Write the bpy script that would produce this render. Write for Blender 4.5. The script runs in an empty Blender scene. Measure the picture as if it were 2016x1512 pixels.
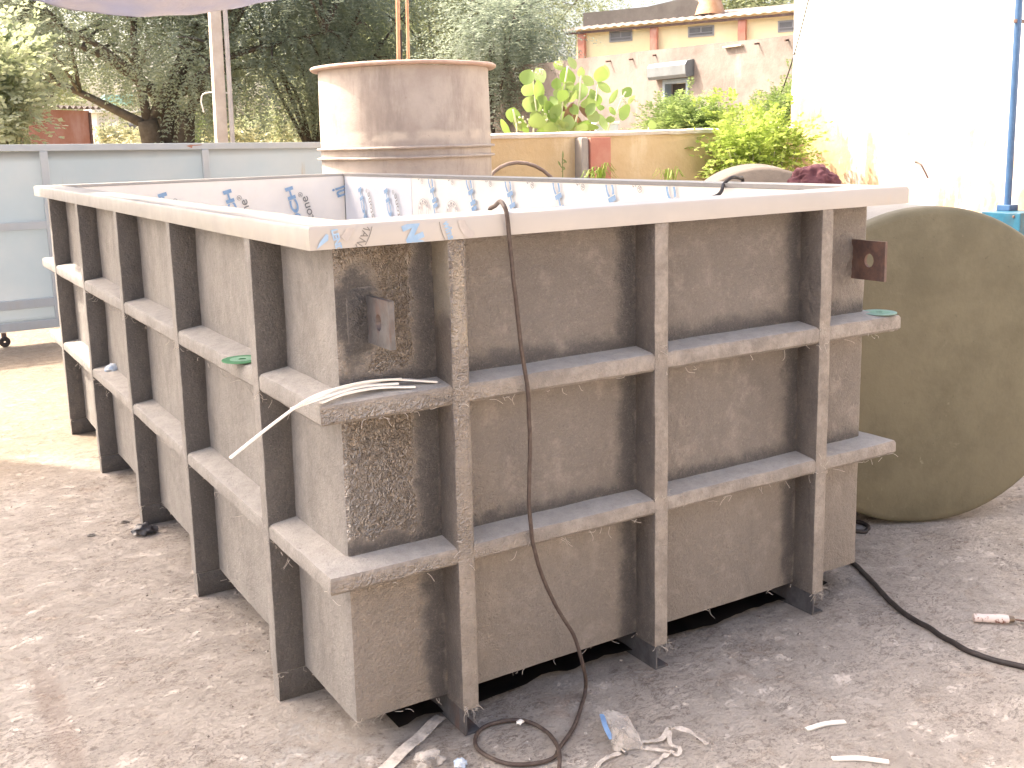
import bpy, bmesh, math, random
import numpy as np
from mathutils import Vector, Matrix, noise
R = math.radians
S = bpy.context.scene
COL = S.collection
rng = random.Random(7)

# ------------------------------------------------------------------ camera data
F, CX, CY = 2070.38, 947.63, 639.2            # focal length and optical axis of the lens in 2016 px
CAM = Vector((-0.9149, -2.257, 1.5))
YAW, PITCH, ROLL = 0.525, -0.1716, -0.0284
def cam_axes():
    cy, sy, cp, sp = math.cos(YAW), math.sin(YAW), math.cos(PITCH), math.sin(PITCH)
    f = Vector((sy*cp, cy*cp, sp)); r = Vector((cy, -sy, 0)); u = r.cross(f)
    c, s = math.cos(ROLL), math.sin(ROLL)
    return r*c + u*s, u*c - r*s, f
RT, UP, FW = cam_axes()
def ray(u, v): return RT*((u-CX)/F) - UP*((v-CY)/F) + FW
def atz(u, v, z=0.0):
    d = ray(u, v); return CAM + d*((z-CAM.z)/d.z)
def aty(u, v, y):
    d = ray(u, v); return CAM + d*((y-CAM.y)/d.y)
def atx(u, v, x):
    d = ray(u, v); return CAM + d*((x-CAM.x)/d.x)
HF = Vector((math.sin(YAW), math.cos(YAW), 0))
def atd(u, v, dist):
    d = ray(u, v); return CAM + d*(dist/d.dot(HF))

# ------------------------------------------------------------------ helpers
def tag(o, label=None, cat=None, group=None, kind=None):
    if label: o['label'] = label
    if cat: o['category'] = cat
    if group: o['group'] = group
    if kind: o['kind'] = kind
    return o
def empty(name, loc=(0, 0, 0)):
    o = bpy.data.objects.new(name, None); COL.objects.link(o); o.location = loc; o.empty_display_size = .1
    return o
def link(name, me, mat, parent=None, smooth=None):
    if mat: me.materials.append(mat)
    if smooth is not None:
        for p in me.polygons: p.use_smooth = True
        if smooth < 180: me.set_sharp_from_angle(angle=R(smooth))
    o = bpy.data.objects.new(name, me); COL.objects.link(o)
    if parent:
        o.parent = parent
        o.location = -Vector(parent_loc(parent))
    return o
def parent_loc(p):
    v = Vector(p.location)
    while p.parent: p = p.parent; v += p.location
    return v
def obj(name, bm, mat, parent=None, smooth=None):
    bmesh.ops.recalc_face_normals(bm, faces=bm.faces)
    me = bpy.data.meshes.new(name); bm.to_mesh(me); bm.free()
    return link(name, me, mat, parent, smooth)
def B(): return bmesh.new()
def box(bm, x0, x1, y0, y1, z0, z1, bev=0.0, M=None):
    r = bmesh.ops.create_cube(bm, size=1.0)
    vs = r['verts']
    for v in vs:
        v.co = Vector(((x0+x1)/2 + v.co.x*(x1-x0), (y0+y1)/2 + v.co.y*(y1-y0), (z0+z1)/2 + v.co.z*(z1-z0)))
    if bev > 0:
        es = list({e for v in vs for e in v.link_edges})
        rr = bmesh.ops.bevel(bm, geom=es, offset=bev, segments=2, profile=.6, affect='EDGES')
        vs = list({v for f in rr['faces'] for v in f.verts} | {v for v in vs if v.is_valid})
    if M is not None: bmesh.ops.transform(bm, matrix=M, verts=vs)
    return vs
def jit(p, fq, amp): return noise.noise_vector(Vector(p)*fq)*amp
def loft(bm, rings, closed_ring=True, caps=True, closed_path=False):
    V = [[bm.verts.new(p) for p in r] for r in rings]
    n = len(V[0]); m = len(V)
    for i in range(m if closed_path else m-1):
        a, b = V[i], V[(i+1) % m]
        for j in range(n if closed_ring else n-1):
            k = (j+1) % n
            bm.faces.new((a[j], a[k], b[k], b[j]))
    if caps and closed_ring and not closed_path:
        bm.faces.new(V[0]); bm.faces.new(V[-1][::-1])
    return V
def rr_profile(a0, a1, b0, b1, r, seg=2):
    pts = []
    for cx, cy, s in ((a1-r, b1-r, 0), (a0+r, b1-r, 90), (a0+r, b0+r, 180), (a1-r, b0+r, 270)):
        for k in range(seg+1):
            t = R(s + 90*k/seg); pts.append((cx + r*math.cos(t), cy + r*math.sin(t)))
    return pts
def beam_z(bm, x0, x1, y0, y1, z0, z1, r=.006, n=30, amp=.0016, fq=9):
    pr = rr_profile(x0, x1, y0, y1, r)
    rings = []
    for i in range(n+1):
        z = z0 + (z1-z0)*i/n
        ring = []
        for (x, y) in pr:
            p = Vector((x, y, z)); ring.append(p + jit(p, fq, amp) + jit(p, fq*4, amp*.5))
        rings.append(ring)
    loft(bm, rings)
def ring_path(corners, step=.06, round_r=0.0):
    """points (x, y, nx, ny) round a ccw rectangle, mitred corners"""
    out = []
    n = len(corners)
    nrm = [(0, -1), (1, 0), (0, 1), (-1, 0)]
    for i in range(n):
        a, b = Vector(corners[i]), Vector(corners[(i+1) % n])
        pn, cn = nrm[i-1], nrm[i]
        if round_r > 0:
            for k in (0, .5, 1):
                t = k*math.pi/2
                nx, ny = pn[0]*math.cos(t)+cn[0]*math.sin(t), pn[1]*math.cos(t)+cn[1]*math.sin(t)
                ox, oy = -round_r*(pn[0]+cn[0]), -round_r*(pn[1]+cn[1])
                out.append((a.x+ox+nx*round_r, a.y+oy+ny*round_r, nx, ny))
        else:
            out.append((a.x, a.y, pn[0]+cn[0], pn[1]+cn[1]))
        m = max(2, int((b-a).length/step))
        for k in range(1, m):
            p = a.lerp(b, k/m); out.append((p.x, p.y, cn[0], cn[1]))
    return out
def tube(bm, pts, r, n=8, cap=True, rs=None):
    pts = [Vector(p) for p in pts]
    rings = []; prev = None
    for i, p in enumerate(pts):
        t = (pts[min(i+1, len(pts)-1)] - pts[max(i-1, 0)]).normalized()
        if prev is None:
            a = t.orthogonal().normalized()
        else:
            a = (prev - t*prev.dot(t)).normalized()
        prev = a; b = t.cross(a)
        rad = rs[i] if rs else r
        rings.append([p + (a*math.cos(2*math.pi*k/n) + b*math.sin(2*math.pi*k/n))*rad for k in range(n)])
    loft(bm, rings, caps=cap)
def spline(pts, n=8):
    pts = [Vector(p) for p in pts]; P = [pts[0]*2-pts[1]] + pts + [pts[-1]*2-pts[-2]]
    out = []
    for i in range(1, len(P)-2):
        p0, p1, p2, p3 = P[i-1], P[i], P[i+1], P[i+2]
        for k in range(n):
            t = k/n
            out.append(.5*((2*p1) + (p2-p0)*t + (2*p0-5*p1+4*p2-p3)*t*t + (3*p1-p0-3*p2+p3)*t**3))
    out.append(pts[-1]); return out
def ribbon(bm, pts, w, side=None, thick=.0015, twist=None):
    """flat strip of real thickness along pts"""
    pts = [Vector(p) for p in pts]; rings = []
    for i, p in enumerate(pts):
        t = (pts[min(i+1, len(pts)-1)] - pts[max(i-1, 0)]).normalized()
        s = Vector(side) if side is not None else t.cross(Vector((0, 0, 1)))
        if s.length < 1e-4: s = Vector((1, 0, 0))
        s = (s - t*s.dot(t)).normalized()
        u = t.cross(s)
        if twist:
            a = twist(i/(len(pts)-1)); s, u = s*math.cos(a)+u*math.sin(a), u*math.cos(a)-s*math.sin(a)
        h = thick/2
        rings.append([p+s*w/2+u*h, p-s*w/2+u*h, p-s*w/2-u*h, p+s*w/2-u*h])
    loft(bm, rings)
def lathe(bm, prof, n=64, M=Matrix(), amp=0., fq=3, cap=False):
    rings = []
    for (r, z) in prof:
        ring = []
        for k in range(n):
            t = 2*math.pi*k/n
            p = Vector((r*math.cos(t), r*math.sin(t), z))
            if amp: p += jit(p+Vector((5, 3, 1)), fq, amp)
            ring.append(M @ p)
        rings.append(ring)
    V = loft(bm, rings, caps=False)
    if cap:
        for V_ in (V[0], V[-1]):
            if len(V_) > 2: bm.faces.new(V_)
def cloud_mesh(name, verts, nper):
    """verts: (N, nper, 3) array of separate polygons"""
    N = len(verts); me = bpy.data.meshes.new(name)
    me.vertices.add(N*nper); me.vertices.foreach_set('co', np.ascontiguousarray(verts, dtype=np.float32).ravel())
    me.loops.add(N*nper); me.loops.foreach_set('vertex_index', np.arange(N*nper, dtype=np.int32))
    me.polygons.add(N); me.polygons.foreach_set('loop_start', np.arange(0, N*nper, nper, dtype=np.int32))
    me.update(calc_edges=True); me.validate()
    return me

# ------------------------------------------------------------------ materials
class NT:
    def __init__(s, name):
        s.m = bpy.data.materials.new(name); s.m.use_nodes = True
        s.t = s.m.node_tree; s.n = s.t.nodes; s.l = s.t.links
        s.p = s.n['Principled BSDF']; s.out = s.n['Material Output']
        g = s.n.new('ShaderNodeNewGeometry'); s.pos = g.outputs['Position']; s.nor = g.outputs['Normal']
        s.rand = g.outputs['Random Per Island']
    def set(s, sock, v):
        if isinstance(v, bpy.types.NodeSocket): s.l.new(v, sock)
        elif hasattr(sock, 'default_value'):
            if hasattr(v, '__len__') and len(v) == 3 and sock.type == 'RGBA': v = (*v, 1)
            sock.default_value = v
    def scale(s, k, rot=None, src=None):
        n = s.n.new('ShaderNodeMapping'); s.l.new(src or s.pos, n.inputs[0])
        n.inputs['Scale'].default_value = k if hasattr(k, '__len__') else (k, k, k)
        if rot: n.inputs['Rotation'].default_value = rot
        return n.outputs[0]
    def noise(s, sc, det=4, ro=.6, vec=None, dist=0.0):
        n = s.n.new('ShaderNodeTexNoise'); s.l.new(vec or s.pos, n.inputs['Vector'])
        n.inputs['Scale'].default_value = sc; n.inputs['Detail'].default_value = det
        n.inputs['Roughness'].default_value = ro; n.inputs['Distortion'].default_value = dist
        return n.outputs['Fac']
    def voro(s, sc, vec=None, feat='F1', out='Distance', rnd=1.0):
        n = s.n.new('ShaderNodeTexVoronoi'); n.feature = feat; s.l.new(vec or s.pos, n.inputs['Vector'])
        n.inputs['Scale'].default_value = sc; n.inputs['Randomness'].default_value = rnd
        return n.outputs[out]
    def ramp(s, fac, a, b, lo=0., hi=1.):
        n = s.n.new('ShaderNodeMapRange'); n.interpolation_type = 'SMOOTHSTEP'
        s.l.new(fac, n.inputs[0]); n.inputs[1].default_value = a; n.inputs[2].default_value = b
        n.inputs[3].default_value = lo; n.inputs[4].default_value = hi
        return n.outputs[0]
    def math(s, op, a, b=0.0, c=None):
        n = s.n.new('ShaderNodeMath'); n.operation = op
        s.set(n.inputs[0], a); s.set(n.inputs[1], b)
        if c is not None: s.set(n.inputs[2], c)
        return n.outputs[0]
    def mix(s, fac, a, b):
        n = s.n.new('ShaderNodeMix'); n.data_type = 'RGBA'
        s.set(n.inputs[0], fac); s.set(n.inputs[6], a); s.set(n.inputs[7], b)
        return n.outputs[2]
    def sep(s, v=None):
        n = s.n.new('ShaderNodeSeparateXYZ'); s.l.new(v or s.pos, n.inputs[0]); return n.outputs
    def bump(s, h, strength=.3, dist=.01, prev=None):
        n = s.n.new('ShaderNodeBump'); s.set(n.inputs['Strength'], strength); n.inputs['Distance'].default_value = dist
        s.l.new(h, n.inputs['Height'])
        if prev: s.l.new(prev, n.inputs['Normal'])
        s.l.new(n.outputs[0], s.p.inputs['Normal']); return n.outputs[0]
    def done(s, col=None, rough=None, metal=None, spec=None):
        if col is not None: s.set(s.p.inputs['Base Color'], col)
        if rough is not None: s.set(s.p.inputs['Roughness'], rough)
        if metal is not None: s.set(s.p.inputs['Metallic'], metal)
        if spec is not None: s.set(s.p.inputs['Specular IOR Level'], spec)
        return s.m
def simple(name, c1, c2=None, sc=6, rough=.6, bump=0, bsc=60, metal=0, spec=.5, dirt=None):
    k = NT(name)
    col = c1
    if c2:
        n = k.noise(sc, 6, .65); col = k.mix(k.ramp(n, .35, .68), c1, c2)
    if dirt:
        n2 = k.noise(sc*.37, 8, .7, vec=k.scale((1, 1, .25))); col = k.mix(k.ramp(n2, .5, .72), col, dirt)
    if bump: k.bump(k.noise(bsc, 4, .6), bump, .004)
    return k.done(col, rough, metal, spec)

# tank dimensions
W_, L_ = 1.811, 4.051
ZB, ZT, ZR = .0857, 1.2762, 1.3304
RO, DS = .0844, .0783
SH = [(.8741, .9256), (.4666, .5128)]
RY = [.3482, 1.1582, 1.9755, 2.8201, 3.6434]
RX = [.2602, .8845, 1.518]

def m_frp(dark=None):
    k = NT('glass fibre laminate')
    x, y, z = k.sep()
    nx, ny, nz = k.sep(k.nor)
    big = k.noise(2.2, 6, .65); mid = k.noise(9, 6, .7)
    col = k.mix(k.ramp(big, .35, .7), (.172, .152, .136), (.128, .112, .10))
    col = k.mix(k.ramp(k.math('ADD', z, k.math('MULTIPLY', mid, .12)), .56, .48, 0, .6), col, (.235, .208, .184))  # paler resin low down, with shading under the rim put into the colour
    col = k.mix(k.ramp(mid, .48, .75, 0, .55), col, (.36, .32, .285))
    # vertical run marks of the resin
    st = k.noise(14, 5, .6, vec=k.scale((1, 1, .22)))
    col = k.mix(k.ramp(st, .56, .76, 0, .32), col, (.10, .088, .082))
    # side facing -X: paler and greyer
    side = k.ramp(nx, -.6, -.9)
    col = k.mix(k.math('MULTIPLY', side, .75), col, k.mix(k.ramp(k.noise(8, 9, .75, vec=k.scale((1, 1, .6))), .36, .66), (.268, .258, .25), (.175, .168, .164)))
    # dark bands along the rib and stiffener joints on the front (irregular edges)
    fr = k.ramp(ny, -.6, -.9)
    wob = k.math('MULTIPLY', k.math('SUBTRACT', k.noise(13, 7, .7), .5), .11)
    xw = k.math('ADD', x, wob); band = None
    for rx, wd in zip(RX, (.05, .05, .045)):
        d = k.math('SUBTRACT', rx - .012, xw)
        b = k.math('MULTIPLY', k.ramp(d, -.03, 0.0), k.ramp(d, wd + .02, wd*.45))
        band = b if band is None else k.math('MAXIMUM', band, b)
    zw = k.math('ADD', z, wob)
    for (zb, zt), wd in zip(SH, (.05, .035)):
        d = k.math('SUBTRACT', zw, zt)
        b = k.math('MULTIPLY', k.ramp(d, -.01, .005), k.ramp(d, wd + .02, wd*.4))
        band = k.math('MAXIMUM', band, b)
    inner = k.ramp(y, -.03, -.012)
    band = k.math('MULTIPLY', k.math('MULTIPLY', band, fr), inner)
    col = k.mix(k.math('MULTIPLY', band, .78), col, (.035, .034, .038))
    # soot round the near lug
    dx = k.math('MULTIPLY', k.math('SUBTRACT', x, .055), 15); dz = k.math('MULTIPLY', k.math('SUBTRACT', z, 1.11), 8)
    dd = k.math('ADD', k.math('MULTIPLY', dx, dx), k.math('MULTIPLY', dz, dz))
    dd = k.math('ADD', dd, k.math('MULTIPLY', k.math('SUBTRACT', k.noise(16, 5, .7), .5), 2.2))
    col = k.mix(k.math('MULTIPLY', k.ramp(dd, 1.5, .4, 0, .9), fr), col, (.04, .038, .04))
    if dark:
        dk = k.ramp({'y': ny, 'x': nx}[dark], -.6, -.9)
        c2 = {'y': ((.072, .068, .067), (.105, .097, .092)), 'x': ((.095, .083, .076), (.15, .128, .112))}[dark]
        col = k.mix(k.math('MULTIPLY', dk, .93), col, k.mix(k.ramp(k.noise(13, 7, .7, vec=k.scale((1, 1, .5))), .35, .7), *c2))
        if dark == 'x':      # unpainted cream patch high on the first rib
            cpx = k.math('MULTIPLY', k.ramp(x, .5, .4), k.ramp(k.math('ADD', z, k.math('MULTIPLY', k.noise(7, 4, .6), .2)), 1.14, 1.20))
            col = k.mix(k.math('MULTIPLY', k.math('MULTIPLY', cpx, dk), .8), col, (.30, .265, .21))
    # dust on everything that faces up
    up = k.ramp(nz, .35, .85)
    dust = k.mix(k.ramp(k.noise(26, 6, .7), .3, .75), (.45, .425, .40), (.34, .32, .30))
    col = k.mix(k.math('MULTIPLY', up, .9), col, dust)
    # specks
    fine = k.noise(170, 3, .6, dist=1.2)
    col = k.mix(k.ramp(fine, .52, .70, 0, .28), col, k.mix(.5, col, (.55, .50, .44)))
    col = k.mix(k.ramp(fine, .46, .30, 0, .25), col, k.mix(.6, col, (.03, .028, .026)))
    sp = k.ramp(k.noise(85, 3, .6), .68, .78, 0, .7)
    col = k.mix(sp, col, (.06, .055, .052))
    # worn paler faces of ribs and bands
    worn = k.math('MULTIPLY', k.math('MULTIPLY', k.ramp(y, -.066, -.073), fr), k.ramp(mid, .36, .58, .35, .95))
    col = k.mix(worn, col, k.mix(k.ramp(k.noise(30, 6, .7), .35, .7), (.33, .295, .262), (.22, .195, .172)))
    # cream gel-coat patches on the front of the ribs
    cp = k.ramp(k.math('SUBTRACT', k.noise(9, 5, .55, vec=k.scale((1.3, 1.3, .35))), k.ramp(x, .2, .9, 0, .12)), .60, .64)
    pr = k.math('MULTIPLY', k.ramp(y, -.074, -.077), k.ramp(z, .93, .99))
    col = k.mix(k.math('MULTIPLY', k.math('MULTIPLY', cp, pr), fr), col, (.50, .44, .33))
    # wet wrinkled resin near the front corner
    wet = k.math('MULTIPLY', fr, k.ramp(k.math('ADD', x, k.math('MULTIPLY', k.noise(3.5, 3, .5), .5)), .75, .42))
    wet = k.math('MULTIPLY', wet, k.ramp(k.math('ADD', z, k.math('MULTIPLY', k.noise(5, 3, .5), .3)), .55, .72, .25, 1))
    wet = k.math('MULTIPLY', wet, k.ramp(band, .5, .05, 0, 0 if dark == 'y' else 1))
    wet = k.math('MULTIPLY', wet, k.ramp(nz, .4, .1))
    wet = k.math('MULTIPLY', wet, k.ramp(dd, .5, 1.6))
    col = k.mix(k.math('MULTIPLY', wet, .6), col, (.27, .222, .172))  # warm tone of the glints is put into the base colour
    k.set(k.p.inputs['Coat Weight'], k.math('MULTIPLY', wet, 1.0)); k.p.inputs['Coat Roughness'].default_value = .10; k.p.inputs['Coat IOR'].default_value = 2.6; k.p.inputs['Coat Tint'].default_value = (1, .93, .82, 1)
    rough = k.math('SUBTRACT', k.ramp(k.noise(12, 5, .7), .3, .7, .42, .62), k.math('MULTIPLY', wet, .26))
    rough = k.math('ADD', rough, k.math('MULTIPLY', up, .35))
    wr = k.voro(75, vec=k.scale((1, 1, 1)), feat='DISTANCE_TO_EDGE')
    fib = k.noise(120, 3, .55, dist=1.6)
    wn = k.noise(62, 3, .5, dist=2.4)
    b1 = k.bump(fib, .7, .006)
    b2 = k.bump(wn, k.math('ADD', .16, k.math('MULTIPLY', wet, .84)), .05, b1)
    b3 = k.bump(k.noise(20, 6, .65), .5, .022, b2)
    k.l.new(b3, k.p.inputs['Coat Normal'])
    return k.done(col, rough, spec=.6)
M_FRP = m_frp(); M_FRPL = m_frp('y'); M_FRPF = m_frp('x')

def m_pp(name='white polypropylene', tint=(.44, .41, .38), dusty=False):  # dusty makes the side edge darker and greyer
    k = NT(name)
    col = k.mix(k.ramp(k.noise(3, 5, .6), .35, .75), tint, tuple(c*.9 for c in tint))
    stn = k.noise(5, 7, .75, vec=k.scale((1.5, 1.5, .5)))
    col = k.mix(k.ramp(stn, .64, .8, 0, .5), col, (.5, .36, .26))
    if dusty:      # the side edge has no film: darker and greyer
        nx, ny, nz = k.sep(k.nor)
        col = k.mix(k.math('MULTIPLY', k.ramp(nx, -.6, -.9), k.ramp(k.noise(6, 6, .7, vec=k.scale((1, 1, .3))), .25, .7, 1, .7)), col, (.245, .235, .225))
    k.bump(k.noise(30, 3, .5), .06, .004)
    return k.done(col, k.ramp(k.noise(8, 4), .3, .7, .3, .5))
M_PP = m_pp(dusty=True)
M_LINER = m_pp('white polypropylene lining', (.93, .87, .79))
M_PPF = m_pp('white film', (.76, .77, .80))
M_BLUEINK = simple('blue print ink', (.24, .39, .58), (.32, .45, .62), 30, .5)
M_GREYINK = simple('grey print ink', (.17, .16, .155), (.24, .23, .22), 30, .5)
M_PALEINK = simple('pale grey print ink', (.40, .37, .36), (.46, .43, .41), 30, .5)

def m_concrete():
    k = NT('worn concrete yard')
    x, y, z = k.sep()
    a = k.noise(.9, 6, .62); b = k.noise(5, 8, .68); c = k.noise(26, 6, .7); d = k.noise(95, 4, .65)
    flat = k.scale((1, 2.2, 1), rot=(0, 0, R(-28)))
    e = k.noise(9, 9, .76, vec=k.scale((1, 1.25, 1)), dist=.3)
    col = k.mix(k.ramp(b, .33, .68), (.67, .61, .555), (.53, .48, .435))
    col = k.mix(k.ramp(a, .42, .7, 0, .7), col, (.64, .575, .52))
    col = k.mix(k.ramp(e, .58, .72, 0, .18), col, (.74, .67, .59))
    col = k.mix(k.ramp(e, .47, .36, 0, .65), col, (.36, .295, .245))
    col = k.mix(k.ramp(c, .55, .68, 0, .75), col, (.24, .195, .17))
    col = k.mix(k.ramp(d, .60, .72, 0, .65), col, (.14, .12, .105))
    col = k.mix(k.ramp(k.noise(60, 3, .5), .70, .78, 0, .5), col, (.66, .62, .57))
    # dirt in cracks and small shadows of the flaking skin, both painted in
    cr = k.noise(7, 9, .72, vec=k.scale((1, 1.9, 1), rot=(0, 0, R(-30))), dist=.4)
    brk = k.ramp(k.noise(3.5, 5, .65), .42, .6)
    for lev in (.44, .54):
        ln = k.ramp(k.math('ABSOLUTE', k.math('SUBTRACT', cr, lev)), .014, .002)
        col = k.mix(k.math('MULTIPLY', k.math('MULTIPLY', ln, brk), .75), col, (.22, .175, .15))
    # rusty pink patches
    col = k.mix(k.ramp(k.noise(2.6, 5, .7), .58, .75, 0, .45), col, (.46, .33, .255))
    # darker ground below and in front of the tank
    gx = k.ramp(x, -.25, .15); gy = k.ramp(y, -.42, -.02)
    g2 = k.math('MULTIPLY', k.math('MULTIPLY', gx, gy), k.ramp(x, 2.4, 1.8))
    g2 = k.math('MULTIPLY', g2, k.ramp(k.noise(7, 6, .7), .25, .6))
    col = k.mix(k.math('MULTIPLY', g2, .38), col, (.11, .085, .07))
    # wet run mark at the left
    rx = k.math('ADD', x, k.math('ADD', k.math('MULTIPLY', k.math('SUBTRACT', k.noise(5, 4, .6), .5), .09), .62))
    run = k.math('MULTIPLY', k.ramp(k.math('ABSOLUTE', rx), .05, .02), k.math('MULTIPLY', k.ramp(y, .1, .4), k.ramp(y, 1.05, .8)))
    col = k.mix(k.math('MULTIPLY', run, .32), col, (.34, .24, .19))
    # spilled white powder by the corner leg
    px = k.math('SUBTRACT', x, -.08); py = k.math('SUBTRACT', y, .06)
    pd = k.math('ADD', k.math('MULTIPLY', k.math('MULTIPLY', px, px), 22), k.math('MULTIPLY', k.math('MULTIPLY', py, py), 9))
    pw = k.math('MULTIPLY', k.ramp(pd, 1.0, .0), k.ramp(k.noise(18, 7, .75), .47, .6))
    col = k.mix(k.math('MULTIPLY', pw, .75), col, (.62, .60, .58))
    # sandy soil away from the yard
    soil = k.ramp(k.math('ADD', y, k.math('MULTIPLY', a, 1.2)), 3.1, 4.1)
    col = k.mix(k.math('MULTIPLY', soil, .85), col, k.mix(k.ramp(c, .35, .65), (.40, .32, .235), (.30, .235, .175)))
    n0 = k.bump(k.math('ADD', k.ramp(cr, .43, .455), k.ramp(cr, .53, .555)), .8, .010)
    n1 = k.bump(k.ramp(e, .35, .62), .9, .014, n0)
    n2 = k.bump(c, .75, .012, n1)
    n3 = k.bump(d, .8, .006, n2)
    n4 = k.bump(b, .6, .03, n3)
    return k.done(col, k.ramp(b, .3, .7, .62, .9), spec=.35)
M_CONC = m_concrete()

def m_plaster(name, c1, c2, c3, peel=None, sc=1.5, bump=.3):
    k = NT(name)
    a = k.noise(sc, 7, .68); v = k.noise(sc*2.3, 7, .7, vec=k.scale((1, 1, .3)))
    col = k.mix(k.ramp(a, .35, .68), c1, c2)
    col = k.mix(k.ramp(v, .52, .72, 0, .8), col, c3)
    col = k.mix(k.ramp(k.noise(sc*14, 6, .7), .62, .74, 0, .5), col, tuple(c*.6 for c in c2))
    if peel: col = peel(k, col)
    k.bump(k.noise(sc*10, 6, .65), bump, .02)
    return k.done(col, .9, spec=.2)
def peel_white(k, col):
    x, y, z = k.sep()
    low = k.ramp(z, 2.3, 1.2)
    edge = k.math('ADD', k.ramp(y, 4.6, 5.6), k.ramp(y, 4.2, 3.2, 0, .55))
    msk = k.math('MULTIPLY', low, k.math('ADD', edge, .42))
    n = k.noise(2.6, 8, .72, vec=k.scale((1, 1, .3)))
    p = k.ramp(k.math('ADD', n, k.math('MULTIPLY', msk, .24)), .60, .72)
    p = k.math('MULTIPLY', p, k.ramp(msk, .05, .3))
    return k.mix(p, col, k.mix(k.noise(6, 6, .75), (.36, .19, .09), (.66, .54, .39)))
M_WHITEWALL = m_plaster('flaking white limewash', (.82, .81, .79), (.78, .76, .73), (.84, .83, .82), peel_white)
M_YELLOW = m_plaster('stained ochre plaster', (.60, .47, .29), (.54, .40, .23), (.66, .55, .38), None, 1.9)
M_COMPOUND = m_plaster('weathered pink grey render', (.255, .222, .205), (.165, .142, .13), (.33, .292, .272), None, 1.6)
M_SHEDYEL = m_plaster('pale yellow wall paint', (.90, .79, .50), (.86, .74, .46), (.93, .83, .56), None, .7, .1)
M_REDPAINT = simple('faded red paint', (.44, .17, .125), (.50, .24, .18), 5, .75, .15, dirt=(.55, .36, .29))
M_CAP = simple('pale cement capping', (.62, .56, .48), (.50, .43, .36), 6, .9, .3)

def m_gate():
    k = NT('blue grey gate paint')
    col = k.mix(k.ramp(k.noise(1.6, 6, .65), .35, .7), (.36, .41, .455), (.40, .435, .47))
    v = k.noise(6, 6, .7, vec=k.scale((1, 1, .08)))
    col = k.mix(k.ramp(v, .62, .72, 0, .55), col, (.36, .29, .21))
    col = k.mix(k.ramp(k.noise(13, 7, .75), .70, .76, 0, .8), col, (.20, .14, .11))
    k.bump(k.noise(2.5, 3, .5), .15, .03)
    return k.done(col, .55, spec=.4)
M_GATE = m_gate()
M_GATEFR = simple('gate frame paint', (.37, .42, .46), (.41, .45, .48), 4, .5, dirt=(.38, .38, .36))
M_RUST = simple('rusted sheet iron', (.30, .13, .08), (.36, .19, .14), 3, .85, .2, dirt=(.42, .27, .22))
M_DARKSTEEL = simple('rusty dark steel', (.085, .055, .05), (.15, .085, .065), 26, .6, .35, 120, .2, dirt=(.19, .14, .125))
M_LUG = simple('grey primed steel', (.135, .133, .14), (.09, .087, .09), 30, .5, .3, 120, .3, dirt=(.16, .085, .06))
M_BLACK = simple('black rubber', (.022, .018, .018), (.045, .036, .034), 30, .55, .1, spec=.4)
M_BROWNCORD = simple('dirty brown cable sheath', (.055, .038, .034), (.095, .072, .06), 40, .6, .1, spec=.4)

def m_drum():
    k = NT('tan fibreglass drum')
    x, y, z = k.sep()
    col = k.mix(k.ramp(k.noise(2.3, 7, .68), .35, .68), (.46, .41, .37), (.355, .305, .275))
    v = k.noise(5, 7, .7, vec=k.scale((1, 1, .22)))
    col = k.mix(k.ramp(v, .47, .70, 0, .85), col, (.27, .232, .21))
    s = k.math('ADD', z, k.math('MULTIPLY', k.noise(4, 4, .6), .1))
    ringm = k.math('MULTIPLY', k.ramp(s, 1.66, 1.62), k.ramp(s, 1.555, 1.60))
    col = k.mix(k.math('MULTIPLY', ringm, k.ramp(k.noise(4.5, 5, .6), .35, .6)), col, (.52, .46, .40))
    col = k.mix(k.ramp(k.noise(28, 5, .7), .63, .75, 0, .5), col, (.22, .17, .15))
    k.bump(k.noise(14, 6, .7), .35, .015)
    return k.done(col, .7, spec=.3)
M_DRUM = m_drum()
def m_olive(name, c1, c2, c3):
    k = NT(name)
    col = k.mix(k.ramp(k.noise(2.6, 8, .7), .35, .68), c1, c2)
    col = k.mix(k.ramp(k.noise(5.5, 8, .75, dist=.8), .60, .74, 0, .6), col, c3)
    col = k.mix(k.ramp(k.noise(17, 6, .7, vec=k.scale((1, 1, .45), rot=(0, R(35), 0))), .66, .74, 0, .55), col, tuple(c*1.5 for c in c3))
    col = k.mix(k.ramp(k.noise(48, 4, .6), .66, .76, 0, .5), col, tuple(c*.45 for c in c2))
    k.bump(k.noise(20, 6, .7), .3, .012)
    return k.done(col, .62, spec=.35)
M_OLIVE = m_olive('olive resin', (.158, .143, .096), (.11, .10, .066), (.24, .222, .168))
M_GREYFRP = m_olive('grey brown laminate', (.15, .125, .105), (.115, .097, .085), (.20, .17, .15))
M_PALEFRP = m_olive('pale laminate', (.30, .285, .265), (.24, .225, .205), (.38, .36, .34))  # barrel colour, paler than the olive end plate

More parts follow.
